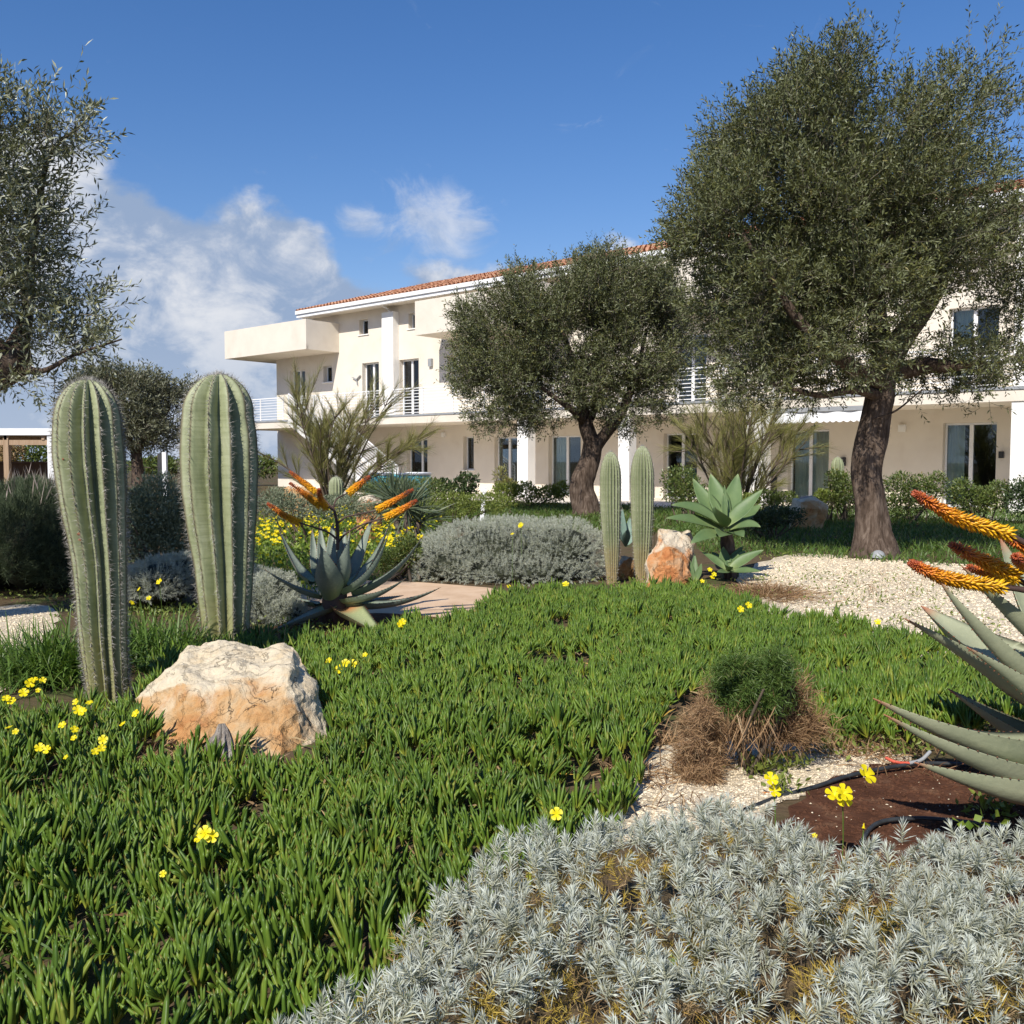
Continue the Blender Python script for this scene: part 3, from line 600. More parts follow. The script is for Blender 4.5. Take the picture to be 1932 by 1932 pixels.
olive('overhanging olive tree cut by the left edge, branches against the clouds', 6.6, (-4.6, 6.9, 0),
  [(-300, 1230, .3, 190), (-300, 1150, .3, 150), (-280, 950, .3, 130), (-240, 800, .2, 130), (-160, 720, .1, 120)],
  [[(-170, 730, .1, 110), (-80, 700, 0, 100), (-10, 690, 0, 95), (28, 672, 0, 70), (44, 650, 0, 24)],
   [(20, 680, 0, 50), (50, 600, .2, 26), (60, 480, .3, 16), (90, 300, .3, 9), (150, 240, .2, 5)],
   [(-60, 700, .3, 70), (-60, 560, .5, 46), (-30, 400, .6, 30), (0, 250, .5, 14)],
   [(30, 690, 0, 20), (80, 700, -.1, 10), (140, 670, -.2, 6), (230, 640, -.2, 3)]],
  [(5, 240, 80, 56), (45, 182, 18, 28, .6), (120, 255, 62, 32), (190, 248, 34, 12, .8), (160, 225, 22, 22, .5), (20, 340, 70, 60), (5, 450, 80, 80, 1.2), (95, 415, 32, 26, .7), (90, 500, 55, 50, .35), (30, 570, 85, 60), (160, 575, 42, 34, .4), (205, 615, 48, 34, .6), (110, 640, 85, 28, .9), (205, 652, 46, 18, .8), (70, 722, 42, 20, .9), (15, 735, 30, 14, .5),
   (-60, 340, 90, 150), (-90, 550, 100, 150), (-250, 420, 170, 260), (-420, 560, 150, 180), (-300, 300, 120, 120, .8)],
  5600, .060, .0145, 13, mat='olive_near', nl=14, twl=.22, depthk=.75, zmin=1.5)
olive('small far olive tree showing between the two big cacti', 27, np.array([*at(262, 900, 27)[:2], 0]),
  [(262, 934, 0, 40), (260, 900, 0, 30), (258, 870, 0, 26), (256, 840, 0, 24)],
  [[(256, 850, 0, 18), (225, 815, 0, 12), (190, 770, 0, 7)], [(256, 850, 0, 18), (290, 810, 0, 12), (320, 770, 0, 6)]],
  [(245, 752, 85, 58), (175, 775, 46, 50), (320, 770, 50, 44), (250, 815, 95, 36), (345, 745, 22, 30, .6), (190, 725, 40, 26)],
  5200, .13, .036, 14, mat='olive_far', nl=8, twl=.34)

def broom(label, base, heights, spread, seed, n1=10, fine=60, group='feathery broom shrubs', lean=0.):
    r = np.random.RandomState(seed); T = empty('broom_shrub', base, label, 'shrub', group); base = np.asarray(base)
    st, tw = [], []
    for i in range(n1):
        a = r.uniform(0, 2*pi); s = spread*r.uniform(.25, 1.); h = heights*r.uniform(.6, 1.)*(1-.25*(s/spread)**2)
        top = base + [math.cos(a)*s+lean*h, math.sin(a)*s*.7, h]; b0 = base + np.array([math.cos(a)*.1, math.sin(a)*.1, 0]); mid = b0*.5+top*.5 + np.array([0, 0, h*.10]) + r.normal(size=3)*.08
        Q = spline([b0, mid, top], 9); st.append(tube(Q, np.linspace(.034, .006, 9), 5))
        for j in range(13):
            f = r.uniform(.22, .98); p = Q[int(f*8)]; d = nrm(nrm(Q[min(8, int(f*8)+1)]-Q[int(f*8)-1]) + rdir(1, .25, r)[0]*.75); L = h*r.uniform(.16, .34)
            e = p + d*L*1.15; st.append(tube(spline([p, p*.5+e*.5+r.normal(size=3)*.03, e], 4), np.linspace(.014, .004, 4), 4))
            tt = r.uniform(.15, 1, fine); PP = p + (e-p)*tt[:, None]; DD = nrm(d*1.0 + rdir(fine, .35, r)*.55); tw.append((PP, DD, r.uniform(.14, .42, fine)))
    mk('stem', [(*join(st), M['broom_stem'])], T, smooth=True)
    P = np.concatenate([x[0] for x in tw]); D = np.concatenate([x[1] for x in tw]); L = np.concatenate([x[2] for x in tw])
    V, Fq, t = blades(P, D, L, .0048, .08, 2); mk('twigs', [(V, Fq, M['broom'])], T, kind='stuff')
b = at(625, 960, 25); broom('tall airy broom shrub in front of the staircase at left', (b[0], 25, 0), 3.45, 2.7, 21, 22, 84)
b = at(1385, 930, 20); broom('wide airy broom shrub fanning out behind the big agave', (b[0], 20, 0), 2.85, 2.25, 22, 20, 64)

def shrub(name, label, cat, blobs, Y, n, L, W, mat, seed, group=None, fold=.15, up=.35, stems=True, rdk=1., kind=None):
    r = np.random.RandomState(seed); k = Y/F; Ps, Cs = [], []
    wt = np.array([b[2]*b[3]*(b[4] if len(b) > 4 else 1) for b in blobs]); wt = wt/wt.sum()
    for b, w in zip(blobs, wt):
        m = int(n*w); d = rdir(m, .1, r); q = r.uniform(0, 1, m)**(1/3.); lump = 1+.18*np.sin(d[:, 0]*6+b[0])*np.cos(d[:, 2]*5)+.1*np.sin(d[:, 1]*9+d[:, 2]*11)
        sc = np.array([b[2]*k, (b[2]+b[3])/2*k*rdk, b[3]*k]); Ps.append(at(b[0], b[1], Y+(b[5] if len(b) > 5 else 0)) + d*(q*lump)[:, None]*sc); Cs.append(d)
    P, Cd = np.concatenate(Ps), np.concatenate(Cs); ok = P[:, 2] > .02; P, Cd = P[ok], Cd[ok]
    D = nrm(Cd*.7 + rdir(len(P), 0, r)*.8 + np.array([0, 0, up]))
    b0 = np.average(P, axis=0); root = empty(name, (b0[0], b0[1], 0), label, cat, group)
    mk('foliage', [(*cards(P, D, L*r.uniform(.6, 1.3, len(P)), W*r.uniform(.7, 1.2, len(P)), fold, perp(D, r)), M[mat])], root, kind='stuff')
    if stems:
        L_ = []
        for i in range(9):
            e = P[r.randint(len(P))]; s = np.array([b0[0]+r.normal()*.1, b0[1]+r.normal()*.1, 0.]); L_.append(tube(spline([s, s*.5+e*.5+r.normal(size=3)*.05, e], 5), np.linspace(.02, .006, 5), 5))
        mk('stem', [(*join(L_), M['broom_stem'])], root, smooth=True)
    return root
SH = lambda *a, **k: shrub('shrub', a[0], 'shrub', *a[1:], **k)
hg = 'clipped shrubs along the house front'
SH('dark green shrub half hidden left of the tall olive trunk', [(1590, 925, 28, 34), (1575, 905, 20, 20), (1600, 940, 30, 30)], 20, 2600, .07, .03, 'hedge', 31, hg)
SH('bushy green shrub right of the tall olive trunk, reddish tips', [(1700, 925, 34, 34), (1740, 930, 30, 36), (1700, 955, 45, 22), (1770, 915, 20, 25)], 19.5, 4200, .07, .03, 'hedge', 32, hg)
SH('green shrub under the open glass door at right', [(1815, 935, 24, 32), (1850, 945, 24, 26), (1885, 935, 22, 28)], 19, 3600, .07, .03, 'hedge', 33, hg)
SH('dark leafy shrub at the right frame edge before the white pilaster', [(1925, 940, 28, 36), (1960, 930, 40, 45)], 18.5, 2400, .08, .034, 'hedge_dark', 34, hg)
SH('low yellow-green shrub left of the pale domed boulder', [(1440, 945, 30, 20), (1480, 950, 36, 22), (1410, 950, 26, 18)], 19, 3000, .06, .026, 'hedge_light', 35, hg)
SH('small yellow-green shrub right of the pale domed boulder', [(1565, 945, 22, 20), (1550, 935, 14, 12)], 20, 1300, .06, .026, 'hedge_light', 36, hg)
SH('round dark green bush beneath the wide broom shrub', [(1285, 915, 38, 36), (1300, 935, 40, 26)], 19, 3300, .06, .028, 'hedge', 37)
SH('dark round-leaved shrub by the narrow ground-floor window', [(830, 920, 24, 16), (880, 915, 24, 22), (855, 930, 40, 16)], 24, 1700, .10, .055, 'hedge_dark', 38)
SH('light green shrub row left of the forked olive trunk', [(950, 930, 26, 18), (990, 930, 26, 20), (1035, 935, 30, 18), (1060, 925, 18, 16)], 26, 3400, .09, .035, 'hedge_light', 39)
SH('brownish thin shrub in front of the louvred glass doors', [(945, 905, 14, 26, .5), (960, 920, 20, 16)], 27, 700, .12, .03, 'broom', 40)
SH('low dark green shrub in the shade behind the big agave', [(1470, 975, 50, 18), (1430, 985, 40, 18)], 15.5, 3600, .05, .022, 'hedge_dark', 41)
SH('grey-leaved shrub between the two big cacti', [(300, 960, 60, 66), (252, 985, 48, 62), (332, 1000, 44, 58), (290, 1030, 60, 50)], 9.4, 14000, .044, .017, 'greyleaf', 42, up=.6)
SH('dark green creeping shrub behind the orange flower spikes', [(560, 960, 62, 26), (640, 958, 60, 24), (520, 950, 40, 30), (700, 965, 40, 16)], 13, 7000, .05, .013, 'greyleaf', 43)
SH('green mound of weeds left of the silver cushion', [(850, 955, 50, 26), (920, 950, 50, 20), (800, 970, 40, 22)], 17, 5200, .06, .018, 'hedge_light', 44)
SH('dark yellow-flecked weed bush behind the aloe rosette', [(770, 1040, 26, 34), (745, 1060, 30, 26)], 10.2, 3600, .035, .016, 'hedge', 45)
SH('green weeds round the yucca before the turquoise tub', [(740, 922, 62, 20), (800, 922, 50, 20), (690, 930, 40, 20), (740, 945, 90, 18)], 20, 5200, .07, .022, 'hedge', 49)
SH('green hedge beyond the pergola', [(60, 862, 55, 24), (-40, 860, 70, 26), (150, 870, 50, 20)], 44, 3400, .22, .1, 'hedge', 46, rdk=.6)
SH('far green hedge between the big cacti', [(300, 880, 60, 16), (400, 875, 60, 16), (480, 880, 60, 18)], 48, 3400, .25, .1, 'hedge', 47, rdk=.6)
SH('brown dry shrub behind the pergola post', [(25, 850, 18, 28, .6), (8, 862, 20, 20)], 42, 900, .2, .06, 'dead', 48)

# ------------------------------------------------------------------ cushions of needle-leaved plants
def sprigs(P, D, n, L, W, SL, r, spread=.8, segs=1):
    """n needle leaves round each short stem: returns blades arrays"""
    m = len(P); sd = perp(D, r); i = np.tile(np.arange(n), m); tw = np.repeat(np.arange(m), n); f = (i+.5)/n
    a = i*2.399 + np.repeat(r.uniform(0, 6, m), n); s1 = sd[tw]; s2 = np.cross(D[tw], s1); rad = s1*np.cos(a)[:, None] + s2*np.sin(a)[:, None]
    sc = np.repeat(r.uniform(.75, 1.25, m), n)
    B = P[tw] + D[tw]*(SL*sc*f)[:, None]
    dd = nrm(D[tw]*(.35+.9*f)[:, None] + rad*(spread*(1.15-.75*f))[:, None] + rdir(m*n, 0, r)*.15)
    return blades(B, dd, L*sc*r.uniform(.75, 1.2, m*n)*(1.1-.35*f), W, .12, segs, perp(dd, r))
def mound_surface(blobs, Y, n, r, up=.6):
    k = Y/F; Ps, Ds = [], []; wt = np.array([b[2]*b[3] for b in blobs], float); wt /= wt.sum()
    for b, w in zip(blobs, wt):
        m = int(n*w); d = rdir(m*2, 0, r); d = d[d[:, 2] > -.35][:m]; dy = b[4] if len(b) > 4 else 0
        c = at(b[0], b[1], Y+dy); sc = np.array([b[2]*k, b[5] if len(b) > 5 else (b[2]+b[3])/2*k, b[3]*k]); lump = 1+.05*np.sin(d[:, 0]*9+b[0])*np.cos(d[:, 2]*8)+.04*np.sin(d[:, 1]*15+d[:, 0]*13)
        p = c + d*sc*(lump*r.uniform(.9, 1.0, len(d)))[:, None]; Ps.append(p); Ds.append(nrm(d/sc))
    P, D = np.concatenate(Ps), np.concatenate(Ds); D = nrm(D + [0, 0, up*.6] + rdir(len(P), 0, r)*.35)
    keep = np.ones(len(P), bool)
    for b in blobs:                              # drop what lies deep inside another blob
        dy = b[4] if len(b) > 4 else 0; c = at(b[0], b[1], Y+dy); sc = np.array([b[2]*k, b[5] if len(b) > 5 else (b[2]+b[3])/2*k, b[3]*k])
        keep &= np.linalg.norm((P-c)/sc, axis=1) > .82
    keep &= P[:, 2] > 0; return P[keep], D[keep]
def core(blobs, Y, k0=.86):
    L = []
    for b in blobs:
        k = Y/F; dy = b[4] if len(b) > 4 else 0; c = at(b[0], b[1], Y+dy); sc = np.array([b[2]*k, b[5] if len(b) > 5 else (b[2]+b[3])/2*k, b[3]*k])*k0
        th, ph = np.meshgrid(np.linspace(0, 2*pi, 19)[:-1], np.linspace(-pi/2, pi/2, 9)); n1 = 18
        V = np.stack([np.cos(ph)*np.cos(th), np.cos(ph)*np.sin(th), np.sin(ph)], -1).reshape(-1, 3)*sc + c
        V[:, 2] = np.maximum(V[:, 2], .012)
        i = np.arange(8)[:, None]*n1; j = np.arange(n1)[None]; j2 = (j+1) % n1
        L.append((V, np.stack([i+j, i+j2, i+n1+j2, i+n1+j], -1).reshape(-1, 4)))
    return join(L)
def cushion(name, label, cat, blobs, Y, n, nl, L, W, SL, mat, seed, group=None, inner='dead', up=.6, spread=.8, spikes=None, corek=.86):
    r = np.random.RandomState(seed); P, D = mound_surface(blobs, Y, n, r, up); b0 = P.mean(0); T = empty(name, (b0[0], b0[1], 0), label, cat, group)
    V, Fq, t = sprigs(P, D, nl, L, W, SL, r, spread); mk('foliage', [(V, Fq, M[mat], t)], T, kind='stuff')
    s = r.permutation(len(P))[:len(P)//3]; V, Fq, t = sprigs(P[s]-D[s]*SL*.9, D[s], max(6, nl//2), L, W, SL, r, 1.1)
    mk('old_growth_and_core', [(V, Fq, M[inner], t), (*core(blobs, Y, corek), M['core'])], T, kind='stuff')
    if spikes:
        q = P[:, 2] > np.percentile(P[:, 2], 70); Ps = P[q][r.permutation(q.sum())[:spikes]]
        d = nrm(rdir(len(Ps), 2.2, r)); V, Fq, t = blades(Ps, d, r.uniform(.16, .34, len(Ps)), .014, .03, 3); mk('flower_spikes', [(V, Fq, M['lav_stem'])], T, kind='stuff')
    return T
cushion('silver_cushion_shrub', 'wide rounded silver-grey cushion shrub behind the sandy path', 'shrub',
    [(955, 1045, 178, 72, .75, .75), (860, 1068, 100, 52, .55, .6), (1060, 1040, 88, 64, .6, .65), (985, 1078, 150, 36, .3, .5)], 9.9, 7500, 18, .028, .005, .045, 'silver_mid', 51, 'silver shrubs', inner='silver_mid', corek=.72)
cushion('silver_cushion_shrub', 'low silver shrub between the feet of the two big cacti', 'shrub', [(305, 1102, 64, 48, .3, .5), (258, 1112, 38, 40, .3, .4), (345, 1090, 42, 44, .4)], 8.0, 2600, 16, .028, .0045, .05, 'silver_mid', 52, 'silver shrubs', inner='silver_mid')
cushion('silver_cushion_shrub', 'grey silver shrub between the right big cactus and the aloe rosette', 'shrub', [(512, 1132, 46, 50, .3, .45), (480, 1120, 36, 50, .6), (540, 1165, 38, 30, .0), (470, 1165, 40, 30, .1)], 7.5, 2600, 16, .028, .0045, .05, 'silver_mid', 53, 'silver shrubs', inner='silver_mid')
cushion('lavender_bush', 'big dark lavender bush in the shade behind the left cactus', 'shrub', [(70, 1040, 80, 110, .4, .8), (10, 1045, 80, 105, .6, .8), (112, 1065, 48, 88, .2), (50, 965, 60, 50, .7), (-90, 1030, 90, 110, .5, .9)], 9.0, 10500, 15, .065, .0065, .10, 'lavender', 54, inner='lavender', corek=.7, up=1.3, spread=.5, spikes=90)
cushion('lavender_bush', 'pale grey lavender bush far left below the brown wall', 'shrub', [(60, 935, 50, 24, .5), (0, 945, 40, 22, .3)], 13, 700, 14, .06, .007, .10, 'greyleaf', 55, up=1.2, spread=.5, spikes=70)

# the foreground silver shrub: a low spreading plant, its back edge traced on the ground
def front_silver():
    r = np.random.RandomState(61)
    edge = [(470, 1990), (560, 1890), (640, 1830), (700, 1785), (790, 1710), (870, 1655), (960, 1585), (1050, 1556), (1130, 1556), (1210, 1565), (1290, 1552), (1350, 1520), (1400, 1528), (1460, 1540), (1510, 1568), (1560, 1592), (1620, 1585), (1680, 1575), (1740, 1578), (1800, 1563), (1870, 1578), (1960, 1570), (2200, 1580)]
    poly = [G(u, v, .27)[:2] for u, v in edge] + [np.array(p) for p in ((2.6, .6), (-.3, .6), (-.52, 1.0))]
    n = 6400; P = np.stack([r.uniform(-.7, 2.3, n*2), r.uniform(.75, 3.1, n*2)], 1); P = P[inpoly(P, poly)]
    bd = np.array([G(u, v, .27)[:2] for u, v in edge]); 
    de = np.min(np.stack([np.linalg.norm(P-b, axis=1) for b in np.concatenate([bd, (bd[1:]+bd[:-1])/2])], 1), axis=1)
    h = lambda p, d: .245 + .07*np.clip(d/.22, 0, 1)**.6 + .05*np.array([mnoise.noise(Vector((a*3.2, b*3.2, 2))) for a, b in p]) + .03*np.array([mnoise.noise(Vector((a*9, b*9, 5))) for a, b in p])
    z = h(P, de) + .035*np.array([mnoise.noise(Vector((a*6, b*6, 12))) for a, b in P]); gap = np.array([mnoise.noise(Vector((a*4.6, b*5.2, 9))) + .6*mnoise.noise(Vector((a*11, b*11, 3))) for a, b in P])
    # clumps: sprigs gather round shoot heads
    T = empty('silver_shrub', (1.0, 2.0, 0), 'large silver needle-leaved shrub spreading across the bottom right foreground', 'shrub', 'silver shrubs')
    top = r.uniform(size=len(P)) < np.interp(gap, [-.2, 0., .12, .35], [.66, .52, .26, .03]); Pt = np.column_stack([P[top], z[top]])
    D = nrm(np.column_stack([r.normal(size=(len(Pt), 2))*.5, np.ones(len(Pt))]) + np.array([-.05, -.12, 0]))
    Pt[:, 2] += r.uniform(-.035, .035, len(Pt)) - .03
    V, Fq, t = sprigs(Pt, D, 42, .0315, .0023, .044, r, .9, 2); mk('silver_foliage', [(V, Fq, M['silver'], t)], T, kind='stuff')
    # older yellow and brown leaves under and between the heads
    lo = r.uniform(size=len(P)) < .55; Pl = np.column_stack([P[lo], z[lo]-.075 - .03*r.uniform(size=lo.sum())]); D = nrm(np.column_stack([r.normal(size=(len(Pl), 2))*.6, np.ones(len(Pl))*.7]))
    g = gap[lo]; n1 = (g > -.15) & (r.uniform(size=len(g)) < .6)
    V, Fq, t = sprigs(Pl[n1], D[n1], 22, .028, .0034, .05, r, 1.0, 1); mk('yellowed_foliage', [(V, Fq, M['yellow_old'], t)], T, kind='stuff')
    V, Fq, t = sprigs(Pl[~n1], D[~n1], 18, .026, .0028, .05, r, 1.1, 1); mk('dry_stems', [(V, Fq, M['dead'], t)], T, kind='stuff')
    q = r.permutation(len(P))[:900]; A0 = np.column_stack([P[q], z[q]*.2]); d = nrm(np.column_stack([r.normal(size=(900, 2))*.5, np.ones(900)]))
    V, Fq, t = blades(A0, d, r.uniform(.08, .2, 900), .004, .1, 2); mk('stems', [(V, Fq, M['broom_stem'])], T, kind='stuff')
    # a few clover leaves grow through
    cl = np.array([G(u+r.normal()*26, v+r.normal()*22, .2) for u, v in [(1340, 1740)]*24+[(1330, 1790)]*24+[(1260, 1830)]*14+[(1840, 1560)]*14]); dd = nrm(rdir(len(cl), .8, r))
    mk('clover_leaves', [(*cards(cl, dd, .03, .028, .1), M['clover'])], T, kind='stuff')
front_silver()

# ------------------------------------------------------------------ cacti
def cactus(label, prof, base, ribs, depth, seed, mat, spl, spn, spacing, phase=0., group='columnar cacti', spw=.0016, notch=None):
    """prof: [(v, left u, right u)] from the top down"""
    r = np.random.RandomState(seed); Y = base[1]; k = Y/F; T = empty('columnar_cactus', base, label, 'cactus', group)
    pv = np.array(prof, float); n = 64; vv = np.concatenate([pv[0, 0] + (pv[3, 0]-pv[0, 0])*np.linspace(0, 1, 18)**1.6, np.linspace(pv[3, 0], pv[-1, 0], n-17)[1:]])
    Lu, Ru = np.interp(vv, pv[:, 0], pv[:, 1]), np.interp(vv, pv[:, 0], pv[:, 2])
    for a in (Lu, Ru): a[20:-2] = np.convolve(np.pad(a, 2, 'edge'), np.ones(5)/5, 'valid')[20:-2]
    # rounded crown
    m = 18; tt = (vv[:m]-vv[0])/(vv[m]-vv[0]); cu, wu = (Lu[m]+Ru[m])/2, (Ru[m]-Lu[m])/2
    tipu = (pv[0, 1]+pv[0, 2])/2; el = np.sqrt(np.clip(1-(1-tt)**2.0, 0, 1)); Lu[:m] = (tipu*(1-tt)+cu*tt) - wu*el; Ru[:m] = (tipu*(1-tt)+cu*tt) + wu*el
    seg = ribs*8; th = np.arange(seg)/8*2*pi/ribs + phase; x = np.abs(((np.arange(seg) % 8)/4.)-1)      # 1 at the crest, 0 in the groove
    shp = x**.9; V, tt_ = [], []; cr = []
    for i, v in enumerate(vv):
        c = at((Lu[i]+Ru[i])/2, v, Y); rad = max(.002, (Ru[i]-Lu[i])/2*k)
        dep = depth*min(1, rad/(.10*1))*(1+.10*mnoise.noise(Vector((seed, v*.03, 0))))
        wav = np.array([1+.022*mnoise.noise(Vector((math.cos(a)*2, math.sin(a)*2, v*.022+seed))) for a in th])
        rr = rad*(1-dep*(1-shp))*wav
        V.append(c + np.stack([np.cos(th)*rr, np.sin(th)*rr, np.zeros(seg)], 1)); tt_.append(x); cr.append((c, rad*wav[4::8] if False else rad))
    V = np.concatenate(V); j = np.arange(seg); j2 = (j+1) % seg; Fq = np.concatenate([np.stack([i*seg+j2, i*seg+j, (i+1)*seg+j, (i+1)*seg+j2], 1) for i in range(len(vv)-1)])
    mk('body', [(V, Fq, M[mat], np.concatenate(tt_))], T, smooth=True)
    # spines on the areoles along each crest
    grid = V.reshape(len(vv), seg, 3); SP, SD = [], []
    for q in range(ribs):
        col = grid[:, q*8]; ln = np.concatenate([[0], np.cumsum(np.linalg.norm(np.diff(col, axis=0), axis=1))]); s = np.arange(.012, ln[-1], spacing); s = s + r.normal(size=len(s))*spacing*.1
        p = np.stack([np.interp(s, ln, col[:, d]) for d in range(3)], 1); ax = np.stack([np.interp(s, ln, [c[0][d] for c in cr]) for d in range(3)], 1)
        o = p-ax; o[:, 2] = np.clip((p[:, 2]-grid[17, 0, 2])*1.2, 0, .3)*1.0; o = nrm(o)
        SP.append(np.repeat(p, spn, 0)); SD.append(nrm(np.repeat(o, spn, 0)*.75 + rdir(len(s)*spn, 0, r)*.75))
    P, D = np.concatenate(SP), np.concatenate(SD); s = perp(D, r)*spw*.5; L = spl*r.uniform(.5, 1.3, len(P))[:, None]
    Vs = np.stack([P-s, P+s, P+D*L], 1).reshape(-1, 3); mk('spines', [(Vs, np.arange(len(Vs)).reshape(-1, 3), M['spine'])], T, kind='stuff')
    if notch:
        for u, v, w in notch:
            c = at(u, v, Y-.13); d = rdir(26, 0, r); vv_ = np.array([c + q*w*k*np.array([1, .5, .7])*r.uniform(.6, 1) for q in d])
            import bmesh; bm = bmesh.new(); [bm.verts.new(q) for q in vv_]; bmesh.ops.convex_hull(bm, input=bm.verts[:]); me = bpy.data.meshes.new('scar')
            bmesh.ops.delete(bm, geom=[q for q in bm.verts if not q.link_faces], context='VERTS')
            for q in bm.verts: q.co -= Vector(base)
            bm.to_mesh(me); bm.free(); me.materials.append(M['thorn']); o = bpy.data.objects.new('scar', me); C.objects.link(o); o.parent = T
    return T
c1 = G(206, 1330); c1[2] = 0
cactus('left big ribbed cactus, scarred on its left side and narrowing towards its foot', [(716, 164, 166), (730, 132, 198), (755, 116, 214), (790, 106, 226), (850, 103, 233), (880, 106, 235), (920, 113, 236), (960, 119, 236), (1000, 128, 236.5), (1040, 137, 237), (1080, 142, 238), (1150, 148, 238), (1200, 152, 238), (1340, 172, 243)], c1, 14, .50, 71, 'cactus', .030, 9, .019, .077, spw=.0017, notch=[(116, 866, 7), (150, 1008, 6), (152, 1018, 5)])
c2 = G(428, 1230); c2[2] = 0
cactus('right big ribbed cactus, paler and fatter, behind the cream boulder', [(706, 412, 414), (722, 372, 452), (745, 357, 466), (775, 347, 475), (826, 343, 484), (883, 342, 485), (940, 347, 484), (998, 355, 481), (1055, 366, 478), (1141, 377, 473), (1198, 384, 470), (1240, 388, 468)], c2, 11, .50, 72, 'cactus', .038, 9, .023, .174, spw=.0019)
c3 = G(1155, 1102); c4 = G(1210, 1100)
cactus('shorter of the two slim many-ribbed cacti by the orange rock', [(852, 1151, 1153), (860, 1140, 1163), (875, 1134, 1169), (900, 1131.5, 1172), (960, 1132, 1172), (1020, 1137, 1170), (1060, 1141, 1168), (1108, 1146, 1164)], c3, 19, .32, 73, 'cactus_fine', .022, 4, .035, 0, spw=.0022)
cactus('taller of the two slim many-ribbed cacti by the orange rock', [(841, 1211, 1213), (850, 1198, 1226), (868, 1191, 1232), (900, 1189, 1234), (960, 1190, 1233.5), (1020, 1193, 1230), (1060, 1196, 1226), (1104, 1201, 1221)], c4, 20, .32, 74, 'cactus_fine', .022, 4, .035, .1, spw=.0022)
b = at(634, 940, 16); cactus('small pale cactus far behind the flower spikes', [(899, 633, 635), (903, 626, 642), (908, 622, 646), (915, 620, 648), (930, 620, 648), (950, 623, 646)], np.array([b[0], 16, 0]), 14, .16, 75, 'cactus_fine', .03, 3, .05, spw=.003)
b = at(1580, 880, 20.5); cactus('small whitish cactus in front of the house beside the big trunk', [(862, 1579, 1581), (866, 1572, 1588), (872, 1569, 1591), (880, 1568, 1592), (900, 1569, 1591), (930, 1571, 1589)], np.array([b[0], 20.5, 0]), 12, .18, 76, 'cactus_fine', .03, 3, .06, spw=.004)

# ------------------------------------------------------------------ rosettes of thick leaves
def thick_leaf(B, Mid, Tip, w, thick, n=16, cup=.35, up=None, wmax=.25, taper=1.25, m=9, lift=None, base_w=.75):
    """fleshy leaf along a Bezier curve: cupped upper side, rounded underside; returns V, F, t and margin points"""
    t = np.linspace(0, 1, n)[:, None]; P = (1-t)**2*B + 2*t*(1-t)*Mid + t**2*Tip; T = nrm(np.gradient(P, axis=0))
    ref = np.array([0, 0, 1.]) if up is None else np.asarray(up, float)
    s = np.cross(T, ref); s = nrm(s + 1e-6); N = nrm(np.cross(s, T)); f = t[:, 0]
    W = np.where(f < wmax, base_w + (1-base_w)*np.sin(f/wmax*pi/2), np.clip(1-((f-wmax)/(1-wmax))**taper, 0, 1)**.85)*w*.5 + .0012
    TH = thick*(1-f*.75)*np.clip(W/(w*.5)*1.3, .06, 1); a = np.linspace(-1, 1, m); V = []
    for i in range(n):
        top = P[i] + np.outer(a*W[i], s[i]) + np.outer(cup*W[i]*(a**2), N[i])
        bot = P[i] + np.outer(a[::-1]*W[i]*.985, s[i]) + np.outer(cup*W[i]*(a[::-1]**2) - TH[i]*(1-a[::-1]**2)**.6-.0015, N[i]); V.append(np.concatenate([top, bot]))
    k = 2*m; j = np.arange(k); j2 = (j+1) % k; Fq = np.concatenate([np.stack([i*k+j2, i*k+j, (i+1)*k+j, (i+1)*k+j2], 1) for i in range(n-1)])
    V = np.concatenate(V); G_ = V.reshape(n, k, 3); edge = [(G_[:, 0], -s, N), (G_[:, m-1], s, N)]
    return V, Fq, np.repeat(f, k), edge
def thorns(edge, T, n, L, r, keel=None):
    Vs, Fs = [], []
    for E, s, N in edge:
        q = np.linspace(.06, .97, n)*(len(E)-1); i = q.astype(int); fr = (q-i)[:, None]; i2 = np.minimum(i+1, len(E)-1); p = E[i]*(1-fr)+E[i2]*fr; d = nrm(E[i2]-E[i]+1e-9); o = s[i]
        l = L*r.uniform(.7, 1.2, n)[:, None]; base = len(Vs)
        A = p-d*l*.45; B = p+d*l*.45; X = p+o*l+d*l*.35; Z = p + N[i]*l*.4
        V = np.stack([A, B, X, Z], 1).reshape(-1, 3); off = sum(len(v) for v in Vs); f = np.array([[0, 1, 2], [0, 2, 3], [1, 3, 2]])
        Vs.append(V); Fs.append((f[None]+(np.arange(n)*4)[:, None, None]).reshape(-1, 3)+off)
    return np.concatenate(Vs), np.concatenate(Fs)
